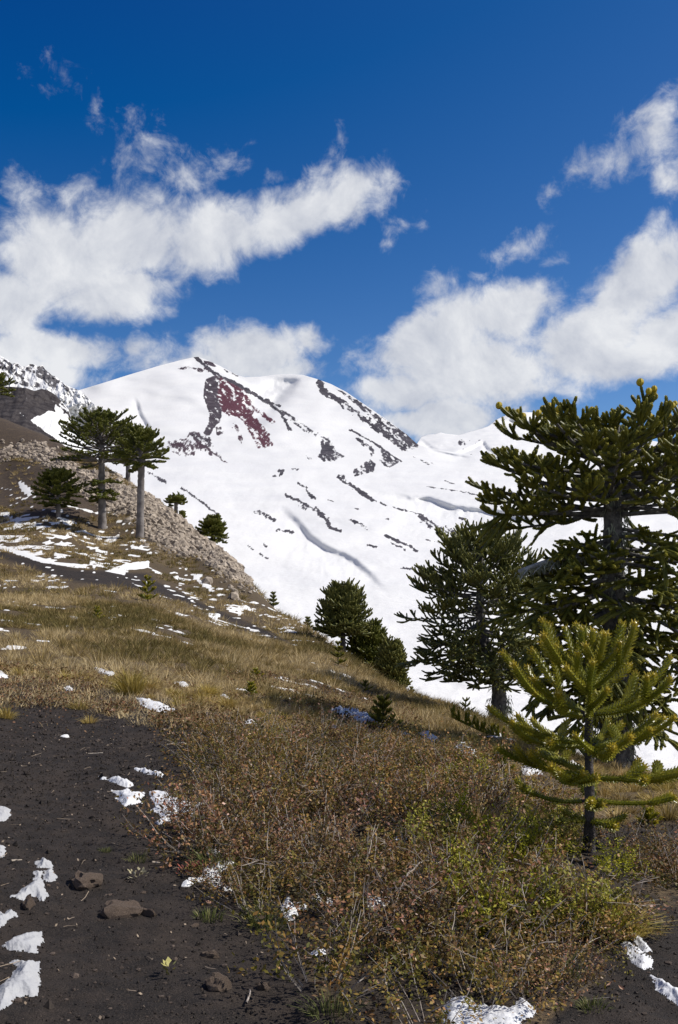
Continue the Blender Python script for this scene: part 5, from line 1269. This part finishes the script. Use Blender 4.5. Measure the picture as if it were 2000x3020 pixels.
def snow_patch(poly, label, thick=.03, seed=0, raw=False):
    P = np.array(poly, float); lo, hi = P.min(0) - 5, P.max(0) + 5
    st = max(.8, min(1.9, (hi - lo).max() / 60)); gu = np.arange(lo[0], hi[0] + st, st); gv_ = np.arange(lo[1], hi[1] + st, st)
    U, Vv = np.meshgrid(gu, gv_, indexing='ij'); h = hit(U.ravel(), Vv.ravel()); D = h[:, 1]
    pxm = D / F
    Pg = hit(P[:, 0], P[:, 1])[:, :2]; pxm = float(np.median(Pg[:, 1])) / F
    ww = 14 * pxm; X_, Y_ = h[:, 0], h[:, 1]
    sd_ = poly_soft(X_ + ww * (fbm(X_ / ww, Y_ / ww, 4, seed, .6) - .5), Y_ + ww * 1.4 * (fbm(X_ / ww, Y_ / ww, 4, seed + 5, .6) - .5), [tuple(q) for q in Pg])
    edge = 1.6 * thick
    g = sstep(sd_, -.2 * edge, edge) ** .8
    hgt = thick * g * (.6 + .8 * fbm(X_ * 22, Y_ * 22, 4, seed + 2)) - .010 * (1 - sstep(sd_, -edge, 0))
    Z = h[:, 2] + hgt
    sd_ = sd_ / pxm
    ok = (sd_ > -4.5).reshape(U.shape); cell = ok[:-1, :-1] & ok[1:, :-1] & ok[1:, 1:] & ok[:-1, 1:]
    # leave out cells that jump over a brow
    Dg = D.reshape(U.shape); cell &= np.abs(Dg[1:, 1:] - Dg[:-1, :-1]) < .06 * Dg[:-1, :-1] * max(st, 2)
    if cell.sum() < 2: return
    ii = np.arange(U.size).reshape(U.shape); Q = np.stack([ii[:-1, 1:], ii[1:, 1:], ii[1:, :-1], ii[:-1, :-1]], -1)[cell]
    used, inv = np.unique(Q, return_inverse=True); Vt = np.stack([h[:, 0], h[:, 1], Z], -1)[used]; c = Vt.mean(0)
    o = obj('snow_patch', mesh_np('snow_patch', Vt - c, [inv.reshape(Q.shape)], None, True), M_SNOW_SHADE if P[:, 0].max() < 140 and P[:, 1].min() > 1840 else M_OSN, None, c); tag(o, label, 'snow patch'); return o
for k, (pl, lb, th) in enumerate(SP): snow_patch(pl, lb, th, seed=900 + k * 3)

# --- small plants and sticks on the soil
GT = tussock_mesh(800, 70, R=.16, H=.085, width=.003, name='grass_tuft', spread=.7)
for k, (uu_, vv_, sc, H, lb, sp) in enumerate([(320, 1990, .9, .07, 'low bright green grass tuft on the bare soil below the largest snow patch', .7), (362, 1945, .5, .07, 'small pale green tuft between snow patch and clods', .7), (244, 1968, .45, .07, 'pale little tuft alone on the dark soil at left', .8),
        (483, 2125, .9, .08, 'green grass tuft at the left foot of the thicket', .6), (490, 2015, 1.1, .16, 'spiky long-bladed green tuft beside the red plant', .8), (606, 2140, 1.2, .13, 'spreading spiky green tuft below the thicket', 1.15),
        (765, 2345, 1.1, .10, 'pale spiky tuft near the bottom edge', 1.0), (1312, 2255, 1.0, .12, 'pale grass tuft at the lower right end of the thicket', .9), (1515, 2142, .5, .06, 'tiny green cushion on the soil at the right edge', .9), (1370, 2330, .8, .07, 'small green tuft at the bottom right on black soil', .9)]):
    p = ground_at(uu_, vv_); o = obj('grass_tuft', tussock_mesh(810 + k, 110, R=.14, H=H, width=.0028, name='grass_tuft', spread=sp), M_GREENG); o.location = p; o.scale = (sc,) * 3; tag(o, lb, 'grass tuft')
def rosette(uu_, vv_, R, n, label, seed, mat, name, cat, ls=.02):
    p = ground_at(uu_, vv_); r = np.random.default_rng(seed); acc = Acc()
    for k in range(n):
        a = r.uniform(0, 6.28); q = math.sqrt(r.random()) * R; c = np.array([math.cos(a) * q, math.sin(a) * q, r.uniform(.01, .05)]); d = unit(np.array([math.cos(a), math.sin(a), r.uniform(.3, 1.4)])); sd2 = unit(np.cross(d, UP)); l = ls * r.uniform(.6, 1.3)
        acc.add(np.array([c - sd2 * l * .1, c + d * l * .5 - sd2 * l * .3, c + d * l, c + d * l * .5 + sd2 * l * .3]), None, [[0, 1, 2, 3]], r.uniform(0, 1))
    o = obj(name, acc.mesh(name), mat); o.location = p; tag(o, label, cat)
rosette(450, 2022, .085, 90, 'small coral-red leafy plant beside the spiky tuft', 1, simple_mat('red leaves', (.30, .060, .050), .6, (.16, .085, .03), 40, tip=(.42, .12, .09)), 'red_plant', 'plant', .022)
rosette(320, 2036, .05, 40, 'tiny pale cream plant above the wide crumbled clod', 2, simple_mat('pale leaves', (.28, .24, .13), .7, tip=(.40, .36, .22)), 'pale_plant', 'plant', .02)
rosette(393, 2258, .022, 9, 'tiny yellowish star-shaped plant alone on the black soil', 3, simple_mat('yellow leaves', (.36, .33, .11), .7), 'star_plant', 'plant', .035)
def stick(u0, v0, u1, v1, rad, label, seed, mat, lift=.012, bend=.0):
    a = ground_at(u0, v0); b = ground_at(u1, v1); r = np.random.default_rng(seed); t = np.linspace(0, 1, 9)[:, None]; P = a * (1 - t) + b * t
    P[:, 2] = ground(P[:, 0], P[:, 1]) + rad + lift + bend * np.sin(t[:, 0] * np.pi); P[:, :2] += r.normal(0, rad * .5, (9, 2)); c = P.mean(0); acc = Acc(); tube(acc, P - c, np.linspace(rad, rad * .5, 9), 6)
    o = obj('stick', acc.mesh('stick', True), mat, None, c); tag(o, label, 'stick')
M_STICK = simple_mat('bleached wood', (.30, .25, .20), .85, (.45, .39, .32), 30, .3, 90)
stick(386, 1730, 446, 1731, .011, 'pale bleached stick lying on the soil left of the thicket', 1, M_STICK, .01, .025)
stick(204, 1749, 237, 1747, .007, 'thin pale twig lying on the soil in the middle of the footpath', 2, M_STICK)
stick(24, 1999, 50, 1996, .006, 'short pale twig on the soil near the left edge', 3, M_STICK)
stick(353, 2002, 372, 2002, .006, 'short straw-coloured twig beside the low green tuft', 4, M_STICK)
stick(1190, 2060, 1300, 2100, .006, 'long thin pale twig slanting through the right of the thicket', 5, M_STICK, .16)
stick(940, 2110, 1000, 2068, .008, 'pale forked branch slanting up in the middle of the thicket', 6, M_STICK, .16, .03)
stick(570, 2330, 580, 2300, .005, 'thin reddish twig on the black soil below the stones', 7, M_TWIG)
for k, (uu_, vv_, w_, lb) in enumerate([(873, 2280, 14, 'pinkish dead leaf at the lower edge of the thicket'), (1085, 2300, 18, 'pale brown dead leaf above the bottom snow patch'), (735, 2282, 16, 'reddish dead leaf at the lower left of the thicket'), (1410, 2285, 12, 'tan dead leaf on the soil at right'), (1438, 2292, 10, 'second smaller tan dead leaf on the soil at right'), (483, 2093, 12, 'brown dead leaf standing on the soil by the lower tuft'), (648, 2250, 16, 'curled grey-pink dead leaf at the foot of the thicket')]):
    p = ground_at(uu_, vv_); m = p[1] / F * w_; acc = Acc(); g_ = np.linspace(-1, 1, 7)
    V = np.array([[t * m, (1 - t * t) * m * .42 * s_, .3 * m * (abs(s_) * .6 + t * t * .5)] for t in g_ for s_ in (-1, 0, 1)]); f = []
    for i in range(6):
        for j in range(2): f.append([i * 3 + j, i * 3 + 3 + j, i * 3 + 4 + j, i * 3 + 1 + j])
    acc.add(V, None, f, 0); o = obj('dead_leaf', acc.mesh('dead_leaf'), simple_mat('dead leaf', (.32, .17, .10), .7, (.42, .27, .18), 50)); o.location = p + np.array([0, 0, .012]); o.rotation_euler = (.4, .2, k * 1.3); tag(o, lb, 'dead leaf')
